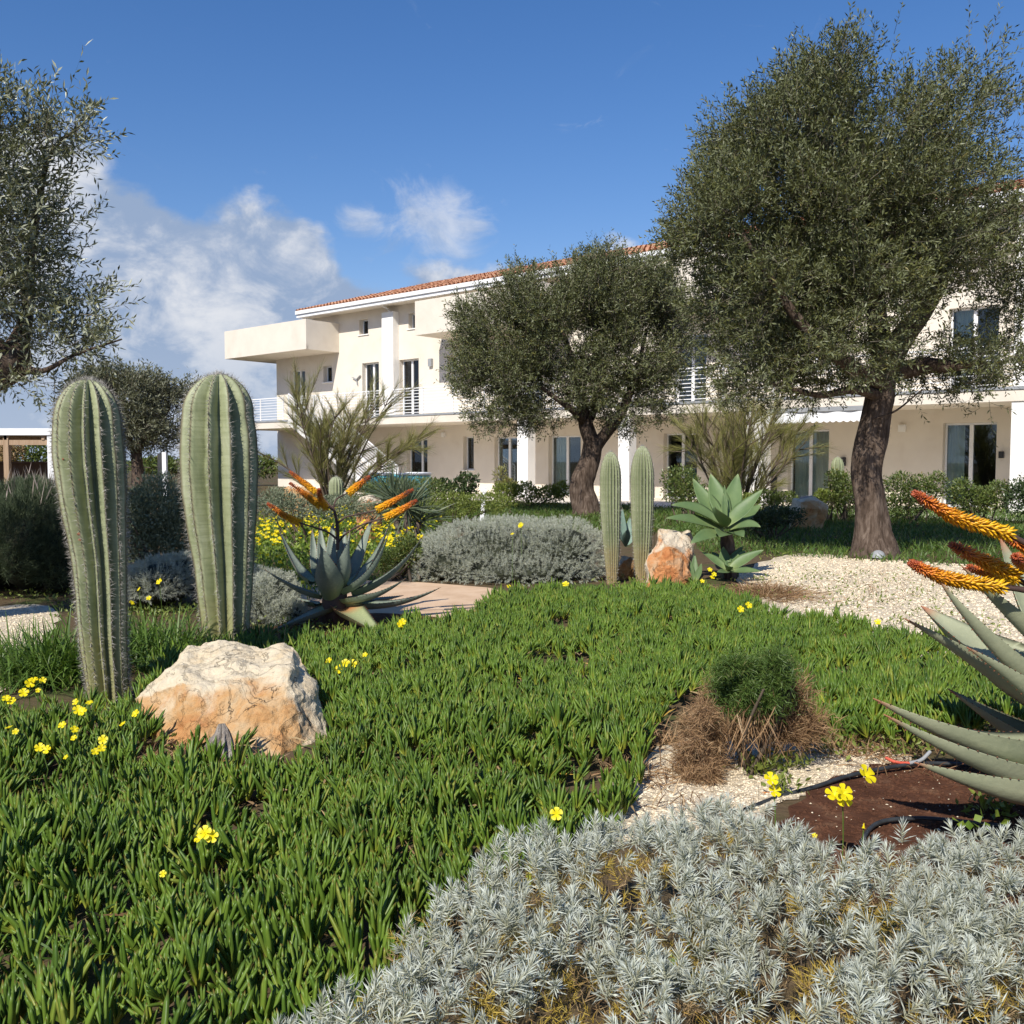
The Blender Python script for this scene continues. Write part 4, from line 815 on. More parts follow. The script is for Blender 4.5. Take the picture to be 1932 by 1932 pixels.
def spike(T, P, r0, seed, name='flower_spike', bare=.0):
    """flower spike: P runs from its foot to its tip"""
    r = np.random.RandomState(seed); Q = spline(P, 24); ln = np.linalg.norm(np.diff(Q, axis=0), axis=1).sum(); f = np.linspace(0, 1, 24)
    o = mk(name, [(*tube(Q, r0*.42*(1-f*.55), 8), M['stalk'])], T, smooth=True)
    rows = max(14, int(ln/(r0*.27))); per = 10; Ps, Ds, ts, Ls = [], [], [], []
    for i in range(rows):
        g = bare + (1-bare)*(i+.5)/rows; p = np.array([np.interp(g, f, Q[:, d]) for d in range(3)]); d = nrm(np.array([np.interp(min(1, g+.04), f, Q[:, q]) - np.interp(max(0, g-.04), f, Q[:, q]) for q in range(3)]))
        s1 = nrm(np.cross(d, [.1, .2, 1])); s2 = np.cross(d, s1)
        for j in range(per):
            a = (j+.5*(i % 2))/per*2*pi + r.normal()*.12; o_ = s1*math.cos(a)+s2*math.sin(a); lean = -.95 if g < .72 else -.95 + (g-.72)*8.5
            Ps.append(p+o_*r0*.22*(1-g*.4)); Ds.append(nrm(o_ + d*(lean+r.normal()*.08))); ts.append(g); Ls.append(r0*1.15*(1.05 if g < .5 else 1.05-.65*(g-.5)/.5)*r.uniform(.85, 1.15))
    Ps, Ds, ts, Ls = map(np.array, (Ps, Ds, ts, Ls)); s = perp(Ds, r); u = np.cross(Ds, s); w = r0*.135*np.where(ts > .8, .85, 1)
    ring = [s, -.5*s+.866*u, -.5*s-.866*u]; V = np.concatenate([np.stack([Ps+q*(w*.75)[:, None] for q in ring], 1), np.stack([Ps+Ds*(Ls*.65)[:, None]+q*w[:, None] for q in ring], 1), (Ps+Ds*Ls[:, None])[:, None]], 1)
    fq = np.array([[0, 1, 4, 3], [1, 2, 5, 4], [2, 0, 3, 5]]); ft = np.array([[3, 4, 6], [4, 5, 6], [5, 3, 6]]); b = (np.arange(len(Ps))*7)[:, None, None]
    mk('florets', [(V.reshape(-1, 3), [(fq[None]+b).reshape(-1, 4), (ft[None]+b).reshape(-1, 3)], M['floret'], np.repeat(np.clip(ts, 0, 1), 7))], o, smooth=True, kind='stuff')
    return o
def Z6(x, y): return 503.1+.1823*x, 855.3+.1823*y
def mid_aloe():
    r = np.random.RandomState(81); Y = 7.35; base = at(632, 1186, Y); base[2] = 0; T = empty('aloe_plant', base, 'grey-green aloe rosette with branched orange flower spikes beside the sandy path', 'aloe', 'aloes')
    pt = lambda x, y, dy: at(*Z6(x, y), Y+dy)
    mk('stem', [(*tube(spline([base, base*.5+pt(690, 1560, 0)*.5, pt(700, 1400, 0), pt(730, 1150, 0)], 8), [.10, .10, .11, .11, .10, .09, .06, .03], 10, .15), M['stalk'])], T, smooth=True)
    # foot x,y,dy / control / tip / width px / material
    LV = [((470, 1330, .12), (300, 1250, .25), (125, 780, .25), 155, 'aloe'), ((540, 1330, .2), (480, 1100, .45), (470, 780, .5), 130, 'aloe'), ((620, 1330, .2), (560, 1050, .5), (555, 750, .55), 150, 'aloe'),
          ((690, 1300, .2), (660, 1000, .5), (690, 720, .55), 150, 'aloe'), ((760, 1300, .2), (790, 1000, .4), (815, 770, .45), 120, 'aloe'), ((830, 1330, .2), (960, 1150, .4), (1100, 645, .45), 190, 'aloe'),
          ((860, 1370, .1), (1080, 1280, .25), (1275, 725, .2), 220, 'aloe'), ((880, 1450, .05), (1330, 1350, .1), (1620, 850, .05), 190, 'aloe'), ((560, 1480, 0), (330, 1460, -.1), (-30, 1195, -.15), 140, 'aloe'),
          ((520, 1560, .15), (400, 1560, .3), (225, 1470, .4), 110, 'aloe'), ((660, 1480, -.06), (620, 1250, -.42), (548, 930, -.34), 285, 'aloe'), ((760, 1370, -.04), (830, 1180, -.22), (862, 800, -.12), 200, 'aloe'),
          ((790, 1430, -.06), (1120, 1340, -.16), (1265, 820, -.1), 150, 'aloe'), ((800, 1520, -.05), (1150, 1530, -.25), (1445, 1290, -.15), 170, 'aloe'), ((820, 1560, 0), (1350, 1640, -.08), (1805, 1385, -.05), 190, 'aloe'),
          ((700, 1590, -.05), (430, 1700, -.25), (-10, 1865, -.35), 190, 'aloe'), ((780, 1600, -.05), (900, 1700, -.3), (1230, 1900, -.55), 310, 'aloe_orange'), ((600, 1560, .2), (500, 1600, .4), (330, 1560, .5), 130, 'aloe'),
          ((900, 1540, .2), (1150, 1540, .4), (1420, 1470, .55), 140, 'aloe'), ((700, 1300, 0), (690, 1150, .05), (700, 880, .1), 90, 'aloe'), ((770, 1330, .05), (760, 1100, .1), (775, 850, .15), 110, 'aloe')]
    for f, c, t_, w, m in LV:
        B, Cn, Tp = pt(*f), pt(*c), pt(*t_); W = w*.1823*Y/F*1.02; ax = pt(720, 1450, 0); up = nrm((ax+np.array([0, 0, .9]))-(B+Tp)/2)
        V, Fq, t, e = thick_leaf(B, Cn, Tp, W, W*.22, 16, .42, up); o = mk('leaf', [(V, Fq, M[m], t)], T, smooth=True)
        mk('thorns', [(*thorns(e, t, 22, .009, r), M['thorn'])], o, kind='stuff')
    st = lambda L: np.array([pt(x, y, d) for x, y, d in L])
    stalks = [([(735, 1000, 0), (735, 800, 0), (722, 690, 0), (690, 570, 0), (650, 540, 0)], 26), ([(728, 890, 0), (640, 820, -.02), (520, 775, -.04), (330, 715, -.05)], 17), ([(745, 720, 0), (800, 670, 0), (900, 640, .02), (1100, 600, .03), (1160, 580, .03)], 15),
              ([(742, 920, 0), (790, 860, -.02), (880, 790, -.04), (1050, 715, -.06), (1240, 665, -.06)], 16), ([(690, 580, .02), (720, 480, .1), (800, 430, .16), (865, 400, .2)], 13), ([(690, 590, .02), (640, 520, .08), (560, 430, .1), (490, 390, .12)], 12), ([(690, 590, 0), (640, 560, -.03), (560, 530, -.03), (520, 515, -.03)], 12)]
    for L, w in stalks: mk('flower_stalk', [(*tube(spline(st(L), 12), w*.1823*Y/F*np.linspace(1.2, .8, 12)*.6, 8), M['stalk'])], T, smooth=True)
    for i, (L, w, bare) in enumerate([([(335, 715, -.05), (180, 640, -.06), (10, 520, -.08)], 40, 0), ([(545, 535, -.03), (420, 440, -.05), (240, 310, -.07)], 42, 0), ([(500, 395, .12), (380, 300, .12), (240, 190, .12)], 36, 0), ([(610, 560, -.02), (560, 470, -.12), (540, 375, -.2)], 40, 0),
                                ([(860, 405, .2), (950, 330, .22), (1065, 240, .24)], 44, 0), ([(1160, 575, .03), (1300, 500, .03), (1515, 375, .02)], 40, 0), ([(1240, 660, -.06), (1400, 580, -.07), (1550, 490, -.08)], 42, 0)]):
        spike(T, st(L), w*.1823*Y/F, 300+i)
mid_aloe()
def near_aloe():
    r = np.random.RandomState(91); Y = 3.3; base = at(2110, 1560, Y); base[2] = 0; T = empty('aloe_plant', base, 'large pale aloe with thorny leaves reaching in from the right edge', 'aloe', 'aloes')
    p = lambda u, v, d: at(u, v, d)
    mk('stem', [(*tube(spline([base, at(2110, 1430, Y), at(2100, 1300, Y)], 6), [.11, .12, .12, .11, .09, .05], 12, .1), M['stalk'])], T, smooth=True)
    LV = [((2090, 1415, 3.15), (1860, 1440, 2.95), (1647, 1317, 3.02), 88), ((2090, 1480, 3.1), (1880, 1480, 2.80), (1667, 1347, 2.86), 70), ((2080, 1450, 3.45), (1930, 1400, 3.6), (1788, 1299, 3.6), 70), ((2080, 1380, 3.3), (1890, 1270, 3.3), (1705, 1166, 3.35), 76),
          ((2080, 1340, 3.5), (1880, 1270, 3.75), (1738, 1143, 3.95), 120), ((2060, 1360, 3.2), (1860, 1230, 3.1), (1771, 1093, 3.1), 44), ((2070, 1280, 3.3), (1920, 1180, 3.25), (1813, 1066, 3.25), 50), ((2080, 1400, 3.15), (1930, 1290, 3.05), (1824, 1221, 3.05), 50),
          ((2060, 1280, 3.6), (1950, 1200, 3.85), (1886, 1012, 3.95), 70), ((2080, 1500, 3.0), (1880, 1500, 2.85), (1725, 1438, 2.95), 80), ((2130, 1380, 3.1), (2150, 1250, 2.9), (2140, 1020, 2.9), 90), ((2160, 1420, 3.3), (2350, 1350, 3.3), (2480, 1150, 3.3), 90), ((2130, 1400, 3.5), (2180, 1200, 3.7), (2220, 1000, 3.8), 90),
          ((2130, 1480, 3.1), (2300, 1500, 2.9), (2500, 1430, 2.8), 90), ((2090, 1300, 3.3), (1990, 1200, 3.3), (1960, 1050, 3.3), 60)]
    for f, c, t_, w in LV:
        B, Cn, Tp = p(*f), p(*c), p(*t_); W = w*1.5*c[2]/F; ax = at(2100, 1350, Y); up = nrm(ax+np.array([0, 0, .95])-(B+Tp)/2)
        V, Fq, t, e = thick_leaf(B, Cn, Tp, W, W*.34, 22, .40, up, wmax=.2, taper=1.15, m=11); o = mk('leaf', [(V, Fq, M['aloe_near'], t)], T, smooth=True)
        # thorns on both margins and a few on the keel
        keelp = V.reshape(22, 22, 3)[:, 16]; kn = nrm(keelp - V.reshape(22, 22, 3)[:, 5]); mk('thorns', [(*thorns(e + [(keelp, kn, kn)], t, 26, .0075, r), M['thorn'])], o, kind='stuff')
    stalks = [[(2100, 1290, 3.3), (2040, 1120, 3.25), (1975, 1050, 3.2), (1900, 1006, 3.2)], [(2100, 1290, 3.35), (2040, 1190, 3.35), (1960, 1120, 3.35), (1912, 1088, 3.35)], [(2100, 1300, 3.25), (2030, 1160, 3.2), (1950, 1118, 3.15), (1886, 1107, 3.15)], [(2040, 1160, 3.4), (2000, 1100, 3.4), (1960, 1060, 3.4)]]
    for L in stalks: mk('flower_stalk', [(*tube(spline([p(*q) for q in L], 12), np.linspace(.016, .009, 12), 8), M['stalk'])], T, smooth=True)
    for i, (L, w) in enumerate([([(1902, 1007, 3.2), (1812, 979, 3.18), (1770, 958, 3.17), (1726, 931, 3.15)], 16), ([(1914, 1088, 3.35), (1860, 1060, 3.33), (1795, 1028, 3.3)], 18), ([(1888, 1108, 3.15), (1800, 1094, 3.12), (1755, 1080, 3.1), (1718, 1062, 3.1)], 15.5), ([(1985, 1070, 3.3), (1940, 1035, 3.3), (1903, 1018, 3.3)], 16), ([(1955, 1075, 3.3), (1930, 1062, 3.15), (1916, 1050, 3.05)], 16), ([(1905, 1092, 3.42), (1865, 1082, 3.42), (1826, 1070, 3.42)], 14)]):
        spike(T, [p(*q) for q in L], w*3.2/F, 330+i)
near_aloe()
def Z7(x, y): return 1232.6+.1563*x, 855.3+.1563*y
def agave(label, Y, base, LV, k, mat, group, stem=None):
    T = empty('agave_plant', base, label, 'agave', group); pt = lambda x, y, dy: at(*Z7(x, y), Y+dy)
    if stem: mk('stem', [(*tube(spline([base, pt(*stem)], 5), [.07, .07, .075, .08, .06], 9, .12), M['bark'])], T, smooth=True)
    for (c, f, t_, w, lift) in LV:
        B, Tp = pt(*c), pt(*t_); Cn = (B+Tp)/2 + np.array([0, 0, lift]) if f is None else pt(*f); W = w*.1563*Y/F; W *= 1.12; up = nrm(nrm(pt(*LV[0][0]) + np.array([0, 0, .5]) - (B+Tp)/2) + np.array([0, -.9, .3]))
        V, Fq, t, e = thick_leaf(B, Cn, Tp, W, W*.10, 16, .30, up, wmax=.48, taper=1.25, base_w=.35); mk('leaf', [(V, Fq, M[mat], t)], T, smooth=True)
    return T
ab = at(1378, 1092, 10.3); ab[2] = 0; c = (870, 880, 0)
agave('big green agave with broad pointed leaves on a leaning stem beside the orange rock', 10.3, ab,
  [(c, (640, 640, .3), (475, 300, .45), 235, 0), (c, (790, 560, .35), (688, 245, .5), 240, 0), (c, (960, 560, .35), (1022, 245, .5), 215, 0), (c, (1080, 700, .1), (1325, 432, .1), 190, 0), ((900, 900, .1), (1130, 760, .4), (1305, 612, .5), 150, 0), ((860, 900, -.02), (560, 620, -.1), (215, 625, -.15), 200, 0),
   ((850, 930, 0), (480, 770, -.25), (150, 785, -.3), 170, 0), ((850, 880, -.05), (800, 760, -.38), (745, 640, -.40), 230, 0), ((920, 940, -.03), (1120, 830, -.25), (1295, 890, -.35), 180, 0), ((860, 960, -.05), (640, 960, -.4), (450, 1090, -.45), 170, 0), ((880, 950, -.05), (850, 960, -.4), (800, 1010, -.55), 210, 0),
   (c, (860, 620, .1), (860, 380, .1), 70, 0), ((900, 900, .2), (700, 700, .6), (560, 520, .8), 190, 0), ((920, 940, -.05), (1010, 960, -.4), (1090, 1010, -.5), 170, 0), (c, (860, 640, -.02), (845, 480, .02), 60, 0)], 1, 'agave', 'agaves', (880, 950, .0))
b2 = at(1374, 1086, 9.9); b2[2] = 0; c = (905, 1420, 0)
agave('smaller green agave rosette below the big agave at the gravel edge', 9.9, b2,
  [(c, (740, 1280, .1), (585, 1195, .1), 120, 0), (c, (850, 1280, .2), (845, 1125, .25), 135, 0), (c, (1000, 1280, .2), (1115, 1175, .25), 130, 0), (c, (1080, 1280, .0), (1335, 1165, .0), 150, 0), (c, (1100, 1420, -.2), (1300, 1425, -.3), 120, 0), (c, (860, 1440, -.2), (770, 1430, -.25), 90, 0), (c, (900, 1340, -.15), (900, 1290, -.1), 110, 0), (c, (980, 1250, .3), (1080, 1120, .4), 110, 0), (c, (760, 1240, .3), (710, 1190, .4), 100, 0)], 1, 'agave', 'agaves')
b3 = at(1290, 1098, 9.9); b3[2] = 0; c = (500, 1560, 0)
agave('narrow green agave offsets at the foot of the orange rock', 9.9, b3,
  [(c, (430, 1400, 0), (400, 1215, .05), 90, 0), (c, (490, 1380, .05), (500, 1215, .1), 80, 0), (c, (400, 1480, -.1), (205, 1425, -.15), 90, 0), (c, (380, 1420, -.1), (300, 1340, -.1), 80, 0), (c, (560, 1430, 0), (580, 1330, 0), 70, 0), (c, (430, 1520, -.15), (330, 1500, -.2), 70, 0)], 1, 'agave', 'agaves')
b4 = at(1182, 1050, 10.9); b4[2] = 0; c = (-335, 1120, 0)
agave('little blue-green agave seen between the two slim cacti', 10.9, b4,
  [(c, (-390, 900, 0), (-375, 650, 0), 90, 0), (c, (-300, 950, .1), (-280, 760, .1), 90, 0), (c, (-420, 1000, -.1), (-440, 860, -.1), 80, 0), (c, (-330, 1000, -.2), (-300, 900, -.25), 90, 0), (c, (-260, 1040, 0), (-200, 960, 0), 80, 0)], 1, 'agave_blue', 'agaves')

# ------------------------------------------------------------------ rocks
def rock(name, label, pts, mat, seed, amp=.02, cuts=3, group=None, front=(0, -1, -.1), cat='rock', cell=7.):
    import bmesh
    pts = np.asarray(pts, float); c = pts.mean(0); base = np.array([c[0], c[1], 0]); bm = bmesh.new(); [bm.verts.new(p-base) for p in pts]
    bmesh.ops.convex_hull(bm, input=bm.verts[:]); bmesh.ops.delete(bm, geom=[v for v in bm.verts if not v.link_faces], context='VERTS')
    for _ in range(cuts):
        L = sorted(e.calc_length() for e in bm.edges); th = L[int(len(L)*.35)]
        bmesh.ops.subdivide_edges(bm, edges=[e for e in bm.edges if e.calc_length() > th], cuts=1, use_grid_fill=True); bmesh.ops.triangulate(bm, faces=bm.faces[:])
    bmesh.ops.smooth_vert(bm, verts=bm.verts[:], factor=.18, use_axis_x=True, use_axis_y=True, use_axis_z=True); bm.normal_update()
    co = [v.co.copy() for v in bm.verts]; no = [v.normal.copy() for v in bm.verts]; fr = Vector(front).normalized(); t = []
    zs = [p.z for p in co]; z0, z1 = min(zs), max(zs)
    for v, p, n in zip(bm.verts, co, no):
        q = p*cell + Vector((seed*3.1, seed, 0)); a = mnoise.noise(q); b = mnoise.noise(q*2.3); s = mnoise.voronoi(q*.55)[0]; 
        v.co = p + n*(amp*(a*1.0 + .5*b + 1.1*(s[1]-s[0]) - .45) + amp*.25*mnoise.noise(q*6))
        t.append(max(0, n.dot(fr))*.9 + .35*(1-(p.z-z0)/(z1-z0)) - .15)
    me = bpy.data.meshes.new(name); bm.to_mesh(me); bm.free(); me.materials.append(M[mat])
    at_ = me.attributes.new('t', 'FLOAT', 'POINT'); at_.data.foreach_set('value', np.array(t, np.float32))
    o = bpy.data.objects.new(name, me); o.location = base; C.objects.link(o); return tag(o, label, cat, group)
gr = lambda u, Y: np.array([(u-CX)/F*Y, Y, -.03])
big = [at(*q) for q in [(254, 1318, 4.5), (285, 1300, 4.5), (345, 1284, 4.42), (400, 1296, 4.38), (455, 1322, 4.32), (500, 1312, 4.33), (545, 1268, 4.42), (318, 1276, 4.75), (341, 1239, 4.85), (358, 1210, 4.86), (389, 1210, 4.88), (418, 1221, 4.88), (470, 1224, 4.88), (507, 1226, 4.88), (525, 1218, 4.88), (556, 1218, 4.82), (580, 1246, 4.72), (598, 1300, 4.6), (300, 1380, 4.3), (380, 1395, 4.17), (450, 1405, 4.12), (520, 1385, 4.2), (590, 1350, 4.4)]] + [gr(*q) for q in [(258, 4.45), (290, 4.25), (350, 4.12), (440, 4.05), (520, 4.08), (575, 4.2), (614, 4.4), (616, 4.75), (560, 5.05), (340, 5.1), (270, 4.8)]]
rock('boulder', 'large cream boulder with ochre front lying in the ice plant at left', big, 'rock', 3, .030, 6, 'garden rocks')
R2 = [at(*q) for q in [(1216, 1072, 9.75), (1222, 1045, 9.8), (1242, 1003, 10.0), (1250, 994, 10.15), (1275, 992, 10.3), (1304, 1000, 10.35), (1312, 1020, 10.2), (1296, 1042, 9.85), (1262, 1032, 9.75), (1250, 1060, 9.7), (1300, 1075, 9.75)]] + [gr(*q) for q in [(1212, 9.8), (1225, 9.6), (1262, 9.6), (1300, 9.7), (1320, 10.1), (1310, 10.7), (1240, 10.7)]]
rock('boulder', 'orange and white pitted rock beside the slim cacti and the agave', R2, 'rock_orange', 5, .06, 5, 'garden rocks', cell=4.5)
def blobrock(label, u, v, ru, rv, Y, mat, seed, name='rock', n=22, amp=.03, group='garden rocks'):
    r = np.random.RandomState(seed); k = Y/F; c = at(u, v, Y); d = rdir(n, 0, r); P = c + d*np.array([ru*k, (ru+rv)/2*k, rv*k]); P[:, 2] = np.maximum(P[:, 2], -.02)
    P = np.concatenate([P, [[c[0]-ru*k*.8, Y, -.02], [c[0]+ru*k*.8, Y, -.02], [c[0], Y-ru*k*.6, -.02], [c[0], Y+ru*k*.6, -.02]]]); return rock(name, label, P, mat, seed, amp, 4, group, cell=5)
blobrock('dark shaded stone between the two slim cacti', 1180, 1068, 20, 28, 10.3, 'rock', 6)
blobrock('white and orange rock behind the right-hand flower spikes', 697, 952, 30, 18, 14.5, 'rock_orange', 7)
blobrock('pale stone behind the upper-left flower spikes', 575, 925, 28, 12, 17, 'rock', 8)
blobrock('small white stone at the left end of the pale stones', 545, 924, 10, 9, 16.5, 'rock', 9)
blobrock('pale domed boulder on the lawn between the agave and the olive trunk', 1521, 962, 40, 26, 17.5, 'rock', 10)
for i, (u, v, s) in enumerate([(1420, 1501, 12), (1445, 1497, 9)]):
    blobrock(['orange pebble by the black hose, left one', 'orange pebble by the black hose, right one'][i], u, v, s, s*.6, 3.62, 'rock_orange', 20+i, 'stone', 14, .006)
def stump():
    b = G(415, 1440); b = np.array([b[0], 3.98, 0]); P = [b+[0, 0, -.02], b+[0, .01, .06], b+[.012, .02, .12], b+[.01, .03, .17]]
    T = mk('tree_stump', [(*tube(spline(P, 12), np.linspace(.075, .012, 12), 18, .5, 7, 4, freq=9), M['stump'])], None, loc=tuple(b), label='small grey weathered stump in front of the cream boulder', cat='stump')
stump()
# ------------------------------------------------------------------ pebbles and litter (stuff)
def scatter(poly, n, r):
    P = np.array([np.asarray(p)[:2] for p in poly]); lo, hi = P.min(0), P.max(0); Q = r.uniform(lo, hi, (n, 2)); return Q[inpoly(Q, P)]
def pebbles(name, poly, n, s0, s1, z, seed, mat='pebble'):
    r = np.random.RandomState(seed); Q = scatter(poly, n, r); m = len(Q); ico = np.array([(1, 0, 0), (-1, 0, 0), (0, 1, 0), (0, -1, 0), (0, 0, 1), (0, 0, -1)], float); f = np.array([[0, 2, 4], [2, 1, 4], [1, 3, 4], [3, 0, 4], [2, 0, 5], [1, 2, 5], [3, 1, 5], [0, 3, 5]])
    s = (s0+(s1-s0)*r.uniform(size=m)**2.5)[:, None, None]; a = r.uniform(0, 2*pi, m); ca, sa = np.cos(a)[:, None], np.sin(a)[:, None]
    V = ico[None]*s*r.uniform(.6, 1.2, (m, 6, 1))*np.array([1, .75, .55]); V = np.stack([V[..., 0]*ca-V[..., 1]*sa, V[..., 0]*sa+V[..., 1]*ca, V[..., 2]], -1) + np.column_stack([Q, np.full(m, z)])[:, None]
    mk(name, [(V.reshape(-1, 3), (f[None]+(np.arange(m)*6)[:, None, None]).reshape(-1, 3), M[mat])], kind='stuff')
pebbles('gravel_stones', [G(1400, 1118), G(1405, 1078), G(1500, 1050), G(1640, 1055), G(2050, 1080), G(2100, 1240), G(1800, 1250), G(1600, 1185)], 26000, .007, .022, .008, 41)
pebbles('gravel_stones', [G(1070, 1580), G(1200, 1450), G(1330, 1395), G(1500, 1400), G(1640, 1405), G(1700, 1440), G(1600, 1475), G(1450, 1525), G(1380, 1560), G(1200, 1590)], 12000, .0035, .010, .007, 42)
pebbles('gravel_stones', [G(-60, 1165), G(70, 1145), G(105, 1160), G(90, 1195), G(60, 1280), G(-60, 1320)], 6000, .006, .018, .008, 43)
pebbles('soil_crumbs', [G(1480, 1580), G(1510, 1520), G(1610, 1460), G(1950, 1440), G(1950, 1650), G(1500, 1650)], 7000, .002, .017, .010, 44, 'soil')
pebbles('soil_stones', [G(1480, 1580), G(1510, 1520), G(1610, 1460), G(1950, 1440), G(1950, 1650), G(1500, 1650)], 240, .003, .008, .012, 45)
pebbles('far_gravel', [G(1100, 940), G(1932, 946), G(2100, 955), G(1940, 962), G(1660, 972), G(1000, 962)], 5000, .01, .035, .01, 46)

# ------------------------------------------------------------------ ice plant carpet
ICE = [G(u, v, .05)[:2] for u, v in [(-420, 2050), (760, 2050), (760, 1900), (840, 1800), (960, 1690), (1060, 1620), (1150, 1560), (1200, 1500), (1225, 1430), (1255, 1345), (1300, 1300), (1400, 1345), (1490, 1350), (1600, 1400), (1700, 1405), (1780, 1390), (1900, 1395), (2000, 1360), (1990, 1300), (1890, 1290), (1800, 1240), (1700, 1200), (1560, 1178), (1480, 1172), (1410, 1140), (1300, 1112), (1120, 1122), (940, 1136), (870, 1172), (760, 1190), (700, 1205), (620, 1222), (560, 1215), (480, 1215), (380, 1232), (300, 1260), (180, 1335), (60, 1345), (-160, 1345), (-420, 1400)]]
ROCKP = [gr(*q)[:2] for q in [(262, 4.42), (300, 4.22), (360, 4.12), (440, 4.06), (520, 4.08), (570, 4.2), (606, 4.42), (608, 4.75), (560, 5.0), (340, 5.05), (276, 4.8)]]
def ice_plant():
    r = np.random.RandomState(101); sp = .051; x, y = np.meshgrid(np.arange(-4.2, 5.0, sp), np.arange(1.5, 10.2, sp)); Q = np.stack([x.ravel(), y.ravel()], 1) + r.uniform(-.5, .5, (x.size, 2))*sp*1.5
    Q = Q[inpoly(Q, ICE) & ~inpoly(Q, ROCKP)]; vis = np.abs(Q[:, 0]) < Q[:, 1]*.60+.5; Q = Q[vis]
    for cx, cy, cr in ((c1[0], c1[1], .13), (-1.25, 7.3, .3), (2.11, 3.3, .35)): Q = Q[np.hypot(Q[:, 0]-cx, Q[:, 1]-cy) > cr]
    Q = Q[~((Q[:, 0] > -1.62) & (Q[:, 0] < -.82) & (Q[:, 1] > 3.74) & (Q[:, 1] < 4.5) & (r.uniform(size=len(Q)) < .93))]; Q = Q[~((np.hypot(Q[:, 0]-c1[0], Q[:, 1]-c1[1]+.2) < .32) & (r.uniform(size=len(Q)) < .7))]
    g = np.array([mnoise.noise(Vector((a*1.6, b*1.6, 1))) + .5*mnoise.noise(Vector((a*6, b*6, 4))) for a, b in Q]); Q = Q[(g > -.50)]; g = g[g > -.50]
    m = len(Q); hz = .005 + .085*np.clip(g*.9+.5, 0, 1)**1.3 + .035*r.uniform(size=m)**2; P = np.column_stack([Q, hz])
    ax = nrm(np.column_stack([r.normal(size=(m, 2))*.42, np.ones(m)])); near = Q[:, 1] < 4.3; sz = r.uniform(.55, 1.25, m)*(1+.28*np.array([mnoise.noise(Vector((a*2.1, b*2.1, 7))) for a, b in Q]))
    out = []
    for sel, nl, rings in ((near, 9, 3), (~near, 8, 2)):
        p, a, s_ = P[sel], ax[sel], sz[sel]; k = len(p); s1 = perp(a, r); s2 = np.cross(a, s1); tw = np.repeat(np.arange(k), nl); i = np.tile(np.arange(nl), k)
        an = (i//2)*(pi/2)*1.05 + (i % 2)*pi + r.normal(size=k*nl)*.25; lev = (i//2)/((nl+1)//2); rad = s1[tw]*np.cos(an)[:, None]+s2[tw]*np.sin(an)[:, None]
        D = nrm(a[tw]*(.75+.9*lev)[:, None] + rad*(.62-.52*lev)[:, None] + rdir(k*nl, 0, r)*.14 + [0, 0, .3]); L = .096*s_[tw]*r.uniform(.65, 1.2, k*nl)*(1-.25*(lev > .8)); W = .0132*s_[tw]*r.uniform(.85, 1.15, k*nl)
        B = p[tw] + a[tw]*(.028*lev)[:, None]; S1 = np.cross(D, rad); S1 = nrm(S1); N = nrm(np.cross(S1, D))
        tri = [(1, .35), (-1, .35), (0, -.75)]; tl = [(0, .55), (.42, 1.0), (.82, .72)] if rings == 3 else [(0, .7), (.6, .95)]
        bend = lambda t: (-.12*L*t*t*1.)[:, None]*N if False else (.10*L*t*t)[:, None]*a[tw]
        R_ = []; tv = []
        for t, w in tl:
            for q1, q2 in tri: R_.append(B + D*(L*t)[:, None] + bend(t) + S1*(W*w*q1*.5)[:, None] + N*(W*w*q2*.75)[:, None]); tv.append(t)
        R_.append(B + D*L[:, None] + bend(1)); tv.append(1.); nv = len(R_); V = np.stack(R_, 1); fq, ft = [], []
        for q in range(rings-1):
            for e in range(3): fq.append([q*3+e, q*3+(e+1) % 3, q*3+3+(e+1) % 3, q*3+3+e])
        for e in range(3): ft.append([(rings-1)*3+e, (rings-1)*3+(e+1) % 3, nv-1])
        b = (np.arange(k*nl)*nv)[:, None, None]; out.append((V.reshape(-1, 3), [(np.array(fq)[None]+b).reshape(-1, 4), (np.array(ft)[None]+b).reshape(-1, 3)], M['ice'], np.tile(tv, k*nl)))
    mk('ice_plant_carpet', out, kind='stuff', smooth=True)
    # runners, dead leaves and stray grass blades among it
    q = r.permutation(m)[:3000]; A0 = np.column_stack([Q[q]+r.normal(size=(3000, 2))*.04, r.uniform(.005, .07, 3000)]); d = nrm(np.column_stack([r.normal(size=(3000, 2)), r.uniform(0, .6, 3000)]))
    V, Fq, t = blades(A0, d, r.uniform(.05, .14, 3000), .008, .2, 2); mk('dead_litter', [(V, Fq, M['dead'])], kind='stuff')
    q = r.permutation(m)[:1100]; A0 = np.column_stack([Q[q], np.full(1100, .03)]); d = nrm(np.column_stack([r.normal(size=(1100, 2))*.6, np.ones(1100)]))
    V, Fq, t = blades(A0, d, r.uniform(.12, .36, 1100), .0065, .6, 5); mk('stray_grass', [(V, Fq, M['grass'])], kind='stuff')
ice_plant()

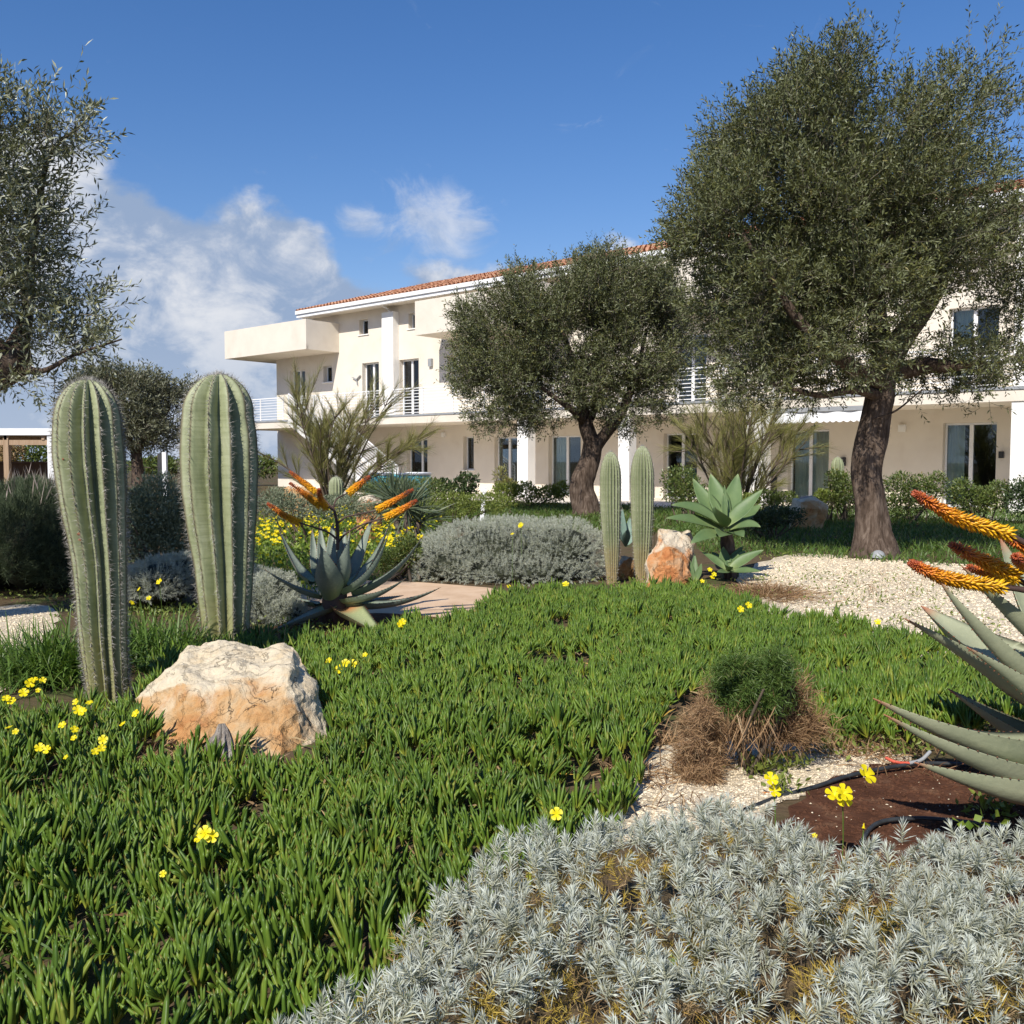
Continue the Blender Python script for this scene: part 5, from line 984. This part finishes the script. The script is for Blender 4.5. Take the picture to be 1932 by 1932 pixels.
# ------------------------------------------------------------------ grasses and weeds
def tuft(label, u, v, Y, n, L, W, spread, seed, name='grass_tuft', mat='grass', bend=.5, group='grass tufts', cat='grass'):
    r = np.random.RandomState(seed); b = G(u, v) if Y is None else np.array([*at(u, v, Y)[:2], 0]); b[2] = 0
    P = b + np.column_stack([r.normal(size=(n, 2))*spread*.32, np.zeros(n)]); D = nrm(np.column_stack([r.normal(size=(n, 2))*.55, np.ones(n)])); T = empty(name, b, label, cat, group)
    V, Fq, t = blades(P, D, L*r.uniform(.5, 1.15, n), W, bend*r.uniform(.5, 1.5, n), 5, nrm(np.cross(D, [0, 0, 1.])+1e-3)); mk('blades', [(V, Fq, M[mat])], T, kind='stuff'); return T
tuft('arching strappy grass tuft left of the left big cactus', 98, 1285, None, 980, .60, .010, .46, 111)
tuft('strappy grass tuft at far left by the gravel path', 25, 1275, None, 420, .42, .009, .35, 112)
tuft('strappy grass tuft between the feet of the two big cacti', 300, 1245, None, 900, .52, .010, .5, 113)
tuft('sparse dry grass wisps right of the fat cactus foot', 505, 1235, None, 40, .40, .005, .3, 114, mat='dead', bend=.3)
def lawn():
    r = np.random.RandomState(121); polys = [([(1330, 1050), (1440, 1048), (1600, 1058), (1720, 1066), (2150, 1090), (2150, 962), (1500, 962), (1250, 962)], 26000), ([(780, 1000), (1250, 1010), (1300, 1040), (1330, 960), (1000, 950), (700, 955)], 15000)]
    Ps = []
    for poly, n in polys: Ps.append(scatter([G(*p) for p in poly], n*3, r)[:n])
    Q = np.concatenate(Ps); m = len(Q); D = nrm(np.column_stack([r.normal(size=(m, 2))*.45, np.ones(m)])); hh = .16+.08*np.array([mnoise.noise(Vector((a*.8, b*.8, 3))) for a, b in Q])
    V, Fq, t = blades(np.column_stack([Q, np.zeros(m)]), D, hh*r.uniform(.5, 1.4, m), .014, .3, 2); mk('lawn_grass', [(V, Fq, M['shade_grass'])], kind='stuff')
lawn()
def oxalis_mass():
    r = np.random.RandomState(131); Q = scatter([G(u, v) for u, v in [(480, 1120), (560, 1150), (640, 1120), (760, 1085), (830, 1030), (800, 985), (640, 985), (480, 1000)]], 14000, r)[:5200]
    m = len(Q); P = np.column_stack([Q, r.uniform(.08, .34, m)]); D = nrm(rdir(m, 1.2, r)); V1 = cards(P, D, .045, .04, .12, perp(D, r))
    g = blades(np.column_stack([Q, np.zeros(m)]), nrm(np.column_stack([r.normal(size=(m, 2))*.3, np.ones(m)])), r.uniform(.12, .40, m), .010, .2, 2)
    mk('weed_foliage', [(*V1, M['clover']), (g[0], g[1], M['grass'])], kind='stuff')
    nf = 820; cl = Q[r.permutation(m)[:70]]; F0 = cl[r.randint(0, 70, nf)] + r.normal(size=(nf, 2))*.12; P = np.column_stack([F0, r.uniform(.28, .44, nf)]); ax = nrm(np.column_stack([r.normal(size=(nf, 2))*.4, np.ones(nf)])+[0, -.4, 0]); L = []
    s1 = perp(ax, r); s2 = np.cross(ax, s1); Vs, Fs, o = [], [], 0
    for k in range(5):
        a = k*2*pi/5; d = nrm((s1*math.cos(a)+s2*math.sin(a))*.85+ax*.5); L.append(cards(P, d, .030, .026, .1, np.cross(ax, d)))
    mk('yellow_flower_mass', [(*join(L), M['yellow'])], kind='stuff')
oxalis_mass()
def loose_weeds():
    r = np.random.RandomState(141); L = []
    for u, v, n, s in [(1470, 1452, 160, 30), (1430, 1465, 90, 20), (1500, 1300, 60, 26), (1290, 1130, 140, 40), (1380, 1125, 160, 36), (1440, 1100, 60, 14), (1620, 1090, 30, 16), (1545, 1092, 40, 16), (1680, 1098, 30, 18), (1730, 1078, 30, 16), (1590, 1120, 26, 18), (1600, 1150, 30, 16), (1840, 1190, 120, 40), (1770, 1160, 50, 26), (1700, 1180, 40, 20), (1880, 1540, 120, 26), (1560, 1110, 120, 70), (1700, 1120, 120, 80), (1620, 1140, 80, 60), (1800, 1130, 80, 60), (1700, 1420, 140, 40), (1840, 1390, 160, 40), (1580, 1420, 110, 30), (1480, 1500, 50, 18), (60, 1130, 160, 40), (300, 1420, 60, 30), (300, 1160, 700, 60), (230, 1150, 400, 50), (170, 1150, 300, 40), (480, 1215, 260, 50), (560, 1190, 260, 40), (430, 1160, 200, 50), (620, 1200, 160, 40), (1250, 1105, 160, 60), (1180, 1108, 100, 40), (1440, 1040, 200, 60), (1500, 1050, 140, 40)]:
        q = np.array([G(u+r.normal()*s, v+r.normal()*s*.22)[:2] for _ in range(n)]); P = np.column_stack([q, r.uniform(.01, .07, n)]); D = nrm(rdir(n, .7, r)); L.append(cards(P, D, r.uniform(.02, .05, n), r.uniform(.008, .02, n), .1, perp(D, r)))
    mk('ground_weeds', [(*join(L), M['hedge_light'])], kind='stuff')
    Ls = []
    for u, v, n, s in [(1560, 1120, 260, 80), (1720, 1110, 200, 80), (1640, 1080, 120, 70), (1300, 1530, 60, 50), (1240, 1480, 60, 30), (1560, 1400, 420, 60), (1640, 1420, 260, 50), (1240, 1400, 220, 26), (1350, 1440, 150, 40), (1180, 1460, 160, 30), (1460, 1120, 60, 30), (1700, 1440, 160, 60), (380, 1450, 300, 44), (300, 1440, 200, 40), (520, 1460, 200, 40), (440, 1465, 200, 40), (620, 1330, 90, 16)]:
        q = np.array([G(u+r.normal()*s, v+r.normal()*s*.25)[:2] for _ in range(n)]); P = np.column_stack([q, np.full(n, .01)]); D = nrm(rdir(n, .35, r)); V, Fq, t = blades(P, D, r.uniform(.05, .16, n), .005, .3, 3); Ls.append((V, Fq))
    mk('dry_litter', [(*join(Ls), M['dead_red'])], kind='stuff')
loose_weeds()
def feather_bush():
    r = np.random.RandomState(151); Y = 3.88; b = at(1420, 1440, Y); b[2] = 0; T = empty('feathery_bush', b, 'feathery green bush with a brown dead skirt in the ice plant', 'shrub'); k = Y/F
    def cloud(bl, n, L, W, mat, nm, up, bend=.1, shell=.25, out=.5):
        Vs = []
        for u, v, ru, rv, dy in bl:
            m = int(n*ru*rv/sum(q[2]*q[3] for q in bl)); d = rdir(m, .1, r); q = np.clip(np.abs(r.normal(size=m))*.42+shell, 0, 1.35); lump = 1+.22*np.sin(d[:, 0]*7+u)*np.cos(d[:, 2]*8)+.14*np.sin(d[:, 0]*15+d[:, 1]*13); P = at(u, v, Y+dy) + d*(q*lump)[:, None]*np.array([ru*k, (ru+rv)/2*k, rv*k]); D = nrm(d*out+rdir(m, 0, r)*.8+[0, 0, up]); ok = P[:, 2] > .01; V, Fq, t = blades(P[ok], D[ok], L*r.uniform(.5, 1.3, ok.sum()), W, bend, 2); Vs.append((V, Fq))
        mk(nm, [(*join(Vs), M[mat])], T, kind='stuff')
    cloud([(1415+r.uniform(-64, 62), 1290+r.uniform(-48, 46), r.uniform(16, 40), r.uniform(14, 30), r.uniform(-.16, .16)) for _ in range(26)] + [(1418, 1292, 76, 58, .05), (1420, 1325, 66, 34, -.08)], 34000, .026, .0026, 'fern', 'green_foliage', .25)
    cloud([(1318+r.uniform(-46, 46), 1410+r.uniform(-75, 70), r.uniform(18, 36), r.uniform(18, 36), r.uniform(-.16, .12)) for _ in range(22)] + [(1345, 1310, 24, 44, .1), (1330, 1340, 22, 40, .05), (1315, 1430, 46, 56, 0)], 13000, .045, .0022, 'dead_red', 'dead_skirt', .1, .15)
    cloud([(1500, 1320, 34, 50, .05), (1525, 1370, 46, 38, .05), (1490, 1385, 36, 34, 0)], 2600, .07, .0026, 'dead_red', 'dead_twigs', .3, .1)
    P = np.array([at(1420+r.normal()*26, 1345+r.normal()*18, Y-.03+r.normal()*.08) for _ in range(420)]); D = nrm(np.column_stack([r.normal(size=(420, 2))*.35, -np.ones(420)])); V, Fq, t = blades(P, D, r.uniform(.07, .20, 420), .0042, -.1, 3); mk('hanging_dead_leaves', [(V, Fq, M['dead_red'])], T, kind='stuff')
    for i in range(7):
        e = at(1420+r.normal()*40, 1300, Y+r.normal()*.1); s = b+np.array([r.normal()*.03, r.normal()*.03, 0]); mk('stem', [(*tube(spline([s, s*.5+e*.5+r.normal(size=3)*.03, e], 6), np.linspace(.012, .005, 6), 5), M['broom_stem'])], T, smooth=True)
feather_bush()
def dry_tuft():
    r = np.random.RandomState(161); b = G(1452, 1125); T = empty('dry_grass_tuft', b, 'flattened red-brown dry grass tuft on the gravel edge', 'grass'); n = 1500; q = r.normal(size=(n, 2))*[.17, .22]; P = b + np.column_stack([q, np.abs(r.normal(size=n))*.02]); D = nrm(np.column_stack([q*3+r.normal(size=(n, 2))*.5, np.full(n, .55)])); V, Fq, t = blades(P, D, r.uniform(.08, .24, n), .005, .25, 3); mk('blades', [(V, Fq, M['dead_red'])], T, kind='stuff')
dry_tuft()
def yucca():
    r = np.random.RandomState(171); Y = 12.5; b = np.array([*at(768, 1050, Y)[:2], 0]); T = empty('yucca_plant', b, 'spiky yucca with thin stiff blades and pale stems behind the aloe', 'yucca')
    for u0, v1, n, seed in ((768, 960, 190, 1), (790, 985, 120, 2), (742, 945, 120, 3)):
        top = at(u0, v1, Y+.1*seed); s = b+np.array([(u0-768)*.002, 0, 0]); mk('stem', [(*tube(spline([s, s*.5+top*.5, top], 6), [.05, .045, .04, .045, .05, .04], 7, .15), M['bark_pale'])], T, smooth=True)
        d = nrm(rdir(n, .55, r)); V, Fq, t = blades(np.repeat(top[None], n, 0)+d*.03, d, r.uniform(.38, .62, n), .016, .10, 3); mk('blades', [(V, Fq, M['yucca'])], T, kind='stuff')
yucca()

# ------------------------------------------------------------------ yellow flowers, each its own thing
def flower(u, v, size, z, label, n=1, closed=False, seed=0):
    r = np.random.RandomState(500+seed); g = G(u, v, z); b = np.array([g[0], g[1], 0]); T = empty('yellow_flower', b, label, 'flower', 'yellow flowers'); k = g[1]/F
    mk('stem', [(*tube(spline([b, b*.5+g*.5+r.normal(size=3)*.01, g-[0, 0, .006]], 5), .0018, 4), M['grass'])], T)
    me = None
    for i in range(n):
        c = g + (np.array([r.normal()*size*k*.55, r.normal()*size*k*.2, r.normal()*size*k*.55]) if i else 0); ax = nrm(np.array([r.normal()*.35, -.75+r.normal()*.25, .75])) if not closed else nrm(np.array([-.2, -.3, -1.])); s1 = nrm(np.cross(ax, [.3, .1, 1])); s2 = np.cross(ax, s1); Ls = []
        R0 = size*k*.5*r.uniform(.8, 1.0)
        for j in range(5):
            a = j*2*pi/5+r.uniform(-.1, .1); d = s1*math.cos(a)+s2*math.sin(a); sd = np.cross(ax, d); op = .25 if closed else .92; hh = 1.5 if closed else .45
            rows = [(0, .06, 0), (.45, .24, .7), (.8, .40, .95), (1.0, .30, 1.0)]; V = []
            for t, w, q in rows:
                p = c + d*R0*t*op + ax*R0*hh*q*(1-.25*t); V += [p - sd*R0*w, p + d*R0*.06*(t > .7) - ax*R0*.05, p + sd*R0*w]
            f = [[3*q+e, 3*q+e+1, 3*q+e+4, 3*q+e+3] for q in range(3) for e in range(2)]; Ls.append((np.array(V), np.array(f)))
        mk('bloom', [(*join(Ls), M['yellow'])], T, smooth=True)
FL = [(56, 1290, 22, .2, 'uppermost left yellow flower cluster under the strappy grass tuft', 3), (81, 1284, 14, .2, 'single yellow flower right of the uppermost left cluster', 1), (72, 1303, 12, .18, 'small yellow flower just below the uppermost left cluster', 1), (12, 1319, 20, .16, 'yellow flower touching the left edge, upper one', 2),
      (17, 1374, 16, .14, 'yellow flower near the left edge, lower one', 2), (143, 1325, 17, .14, 'yellow flower left of the foot of the left big cactus', 1), (169, 1327, 17, .14, 'yellow flower right at the foot of the left big cactus', 1), (157, 1344, 22, .14, 'wide yellow flower pair just below the cactus foot', 2), (118, 1369, 18, .14, 'yellow flower midway between left edge and boulder', 1), (140, 1377, 17, .13, 'yellow flower above its lower twin left of the boulder', 1), (140, 1393, 15, .12, 'yellow flower below its upper twin left of the boulder', 1),
      (232, 1367, 17, .14, 'yellow flower close to the left face of the boulder', 1), (257, 1347, 19, .2, 'yellow flower in front of the boulder left corner', 1), (195, 1396, 20, .13, 'upper flower of the tall yellow pair left of the boulder', 1), (192, 1412, 20, .11, 'lower flower of the tall yellow pair left of the boulder', 2), (75, 1411, 22, .12, 'lowest yellow flower at left among the ice plant', 2), (125, 1429, 12, .1, 'tiny yellow flower below the left group', 1),
      (401, 1579, 30, .12, 'lone yellow flower in the ice plant below the boulder', 3), (308, 1649, 16, .1, 'half hidden yellow flower low in the ice plant', 1), (621, 1247, 16, .13, 'yellow flower right of the boulder, left of two', 1), (652, 1252, 22, .13, 'yellow flower right of the boulder, right of two', 3), (301, 1098, 15, .36, 'yellow flower on the low silver shrub, highest', 1), (263, 1112, 10, .36, 'small yellow flower left on the low silver shrub', 1), (281, 1129, 12, .3, 'yellow flower low on the silver shrub between the cacti', 1), (248, 1138, 12, .25, 'yellow flower next to the left cactus stem', 1),
      (755, 1179, 16, .12, 'yellow flower on the ice plant edge before the sandy path', 2), (689, 1236, 12, .12, 'yellow flower in the ice plant below the aloe', 1), (1066, 1103, 14, .12, 'yellow flower in front of the silver cushion', 2), (960, 1107, 9, .1, 'tiny yellow flower at the end of the sandy path', 1), (983, 990, 10, .62, 'yellow flower high on the silver cushion', 2), (967, 1008, 8, .6, 'faint yellow flower on the silver cushion, lower', 1), (1397, 1150, 16, .12, 'yellow flower pair in the ice plant below the small agave', 2), (1347, 1084, 12, .2, 'yellow flower cluster left of the small agave', 3), (1325, 1097, 11, .14, 'yellow flower at the foot of the agave offsets', 1), (1234, 1000, 9, .55, 'yellow flower behind the taller slim cactus', 2), (1656, 1174, 15, .12, 'yellow flower on the gravel side of the ice plant', 1),
      (1050, 1536, 30, .26, 'yellow flower over the back edge of the big silver shrub', 1), (1461, 1493, 30, .16, 'yellow flower beside the orange pebbles', 2), (1590, 1507, 44, .27, 'biggest bright yellow flower cluster above the brown soil', 4), (1537, 1577, 12, .26, 'small yellow bud left below the biggest flower cluster', 1)]
for i, (u, v, s, z, lab, n) in enumerate(FL): flower(u, v, s, z+.07 if z < .2 else z, lab, n, seed=i)
flower(1201, 1842, 24, .27, 'closed drooping yellow flower in the bottom silver shrub', 1, True, 77); flower(1630, 1553, 18, .27, 'drooping yellow bud right of the biggest flower cluster', 1, True, 78)

# ------------------------------------------------------------------ small man-made things
def hose(pts, rad, label, tip=None):
    P = spline([np.asarray(p) for p in pts], 26); o = mk('irrigation_hose', [(*tube(P, rad, 10), M['hose'])], None, loc=tuple(P[0]), smooth=True, label=label, cat='hose', group='irrigation hoses'); return o
zz = .024
hose([G(1405, 1528, .012), G(1470, 1503, .004), G(1540, 1484, .018), G(1600, 1464, .03), G(1690, 1446, .035), G(1760, 1440, .03), G(1850, 1446, .03), G(1990, 1470, .03)], .0085, 'black irrigation hose across the back of the brown soil')
hose([G(1625, 1590, .02), G(1640, 1565, .022), G(1662, 1551, .026), G(1700, 1545, .03), G(1765, 1545, .03), G(1900, 1560, .03)], .008, 'short black irrigation hose at the front of the brown soil')
P = [G(1672, 1430, .05), G(1690, 1438, .045), G(1715, 1440, .04), G(1738, 1434, .05), G(1755, 1418, .08)]
mk('red_pipe_end', [(*tube(spline(P[:3], 8), .007, 8), M['red_plastic']), (*tube(spline(P[2:], 8), .008, 8), M['grey_metal'])], None, loc=tuple(P[0]), smooth=True, label='thin red-tipped pipe end lying over the black hose', cat='pipe')
b = G(1656, 1056); d = np.array([0, 0, 0.])
t = empty('garden_spotlight', b, 'small blue-grey garden spotlight at the foot of the big olive trunk', 'spotlight')
n = 16; th = np.linspace(0, 2*pi, n, endpoint=False); ph = np.linspace(0, pi/2, 6); V = np.array([b+np.array([.1*math.cos(p)*math.cos(a), .1*math.cos(p)*math.sin(a), .03+.1*math.sin(p)]) for p in ph for a in th]); k = np.arange(n)
mk('shade', [(V, np.concatenate([np.stack([i*n+k, i*n+(k+1) % n, (i+1)*n+(k+1) % n, (i+1)*n+k], 1) for i in range(5)]), M['grey_metal'])], t, smooth=True); mk('spike', [(*tube([b+[0, 0, -.02], b+[0, 0, .04]], .03, 8), M['dark_metal'])], t)
b = at(908, 955, 19); b = np.array([b[0], 19, 0]); T = empty('marker_stake', b, 'leaning white stake in the weeds left of the forked olive tree', 'stake')
mk('board', [(*bar(b, b+np.array([.07, 0, .74]), .085, .05, (0, 1, 0)), M['paint'])], T); mk('cap', [(*bar(b+np.array([.07, 0, .742]), b+np.array([.072, 0, .76]), .095, .06, (0, 1, 0)), M['paint'])], T)
b = at(1521, 945, 17.5); T = empty('boulder_lamp', (b[0], 17.5, b[2]-.05), 'small pale grey lamp on top of the domed boulder', 'lamp')
mk('lamp_head', [(*bar(at(1510, 940, 17.5), at(1532, 938, 17.5), .07, .06), M['grey_metal'])], T); mk('lamp_foot', [(*bar(at(1521, 949, 17.5), at(1521, 941, 17.5), .06, .06, (0, 1, 0)), M['grey_metal'])], T)
def pergola():
    Y = 33; b = np.array([*at(8, 930, Y)[:2], 0]); T = empty('pergola', b, 'white flat-roofed pergola with wooden posts at the far left', 'pergola'); z1 = at(0, 808, Y)[2]; z0 = at(0, 821, Y)[2]; x0 = at(-300, 800, Y)[0]; x1 = at(99, 800, Y)[0]
    mk('roof_edge', [(*box(x0, x1, Y, Y+4, z0, z1), M['paint'])], T)
    for u in (8, -180): x = at(u, 850, Y)[0]; mk('post', [(*box(x-.09, x+.09, Y+.1, Y+.28, 0, z0), M['wood'])], T)
    for i in range(6): xx = x0+.4+i*(x1-x0-.8)/5; mk('rafter', [(*box(xx-.05, xx+.05, Y+.1, Y+3.9, z0-.16, z0-.003), M['wood'])], T)
    mk('beam', [(*box(x0+.05, x1-.05, Y+.13, Y+.27, z0-.34, z0-.163), M['wood'])], T); x = x1-.12; mk('white_post', [(*box(x-.11, x+.11, Y+.05, Y+.3, 0, z0), M['paint'])], T)
    W = mk('garden_wall', [(*box(at(-400, 0, 38)[0], at(200, 0, 38)[0], 38, 38.3, 0, at(0, 874, 38)[2] if at(0, 874, 38)[2] > .3 else 1.1), M['brown_wall']), (*box(at(-400, 0, 38)[0]-.05, at(200, 0, 38)[0]+.05, 37.95, 38.35, 1.171, 1.24), M['brown_wall'])], None, loc=(at(0, 0, 38)[0], 38, 0), label='low brown garden wall behind the pergola', cat='wall')
pergola()
b = at(309, 892, 24); b = np.array([b[0], 24, 0]); T = empty('bollard_light', b, 'white upright bollard light between the two big cacti', 'bollard'); h = at(309, 853, 24)[2]
mk('shaft', [(*box(b[0]-.04, b[0]+.06, 24, 24.12, 0, h), M['paint'])], T); mk('back_plate', [(*box(b[0]-.16, b[0]-.043, 24.02, 24.1, 0, h-.03), M['dark_metal'])], T)
def tub():
    x0 = at(752, 900, 28); b = np.array([x0[0], 28, 0]); T = empty('paddling_tub', b, 'turquoise round tub with pale rim showing over the weeds before the left glass door', 'tub'); r0 = .95; z1 = at(752, 893, 28)[2]; n = 40
    th = np.linspace(0, 2*pi, n, endpoint=False); pr = [(r0*.9, 0), (r0*1.02, z1*.3), (r0*1.03, z1*.7), (r0, z1-.05), (r0*.95, z1-.06), (r0*.93, z1-.25), (0.01, z1-.25)]
    V = np.array([b+[q*math.cos(a), q*math.sin(a), z] for q, z in pr for a in th]); k = np.arange(n); mk('wall', [(V, np.concatenate([np.stack([i*n+k, i*n+(k+1) % n, (i+1)*n+(k+1) % n, (i+1)*n+k], 1) for i in range(len(pr)-1)]), M['turquoise'])], T, smooth=True)
    rim = np.array([b+[r0*.985*math.cos(a), r0*.985*math.sin(a), z1-.02] for a in np.linspace(0, 2*pi, 41)]); mk('rim', [(*tube(rim, .045, 8), M['paint'])], T, smooth=True)
tub()
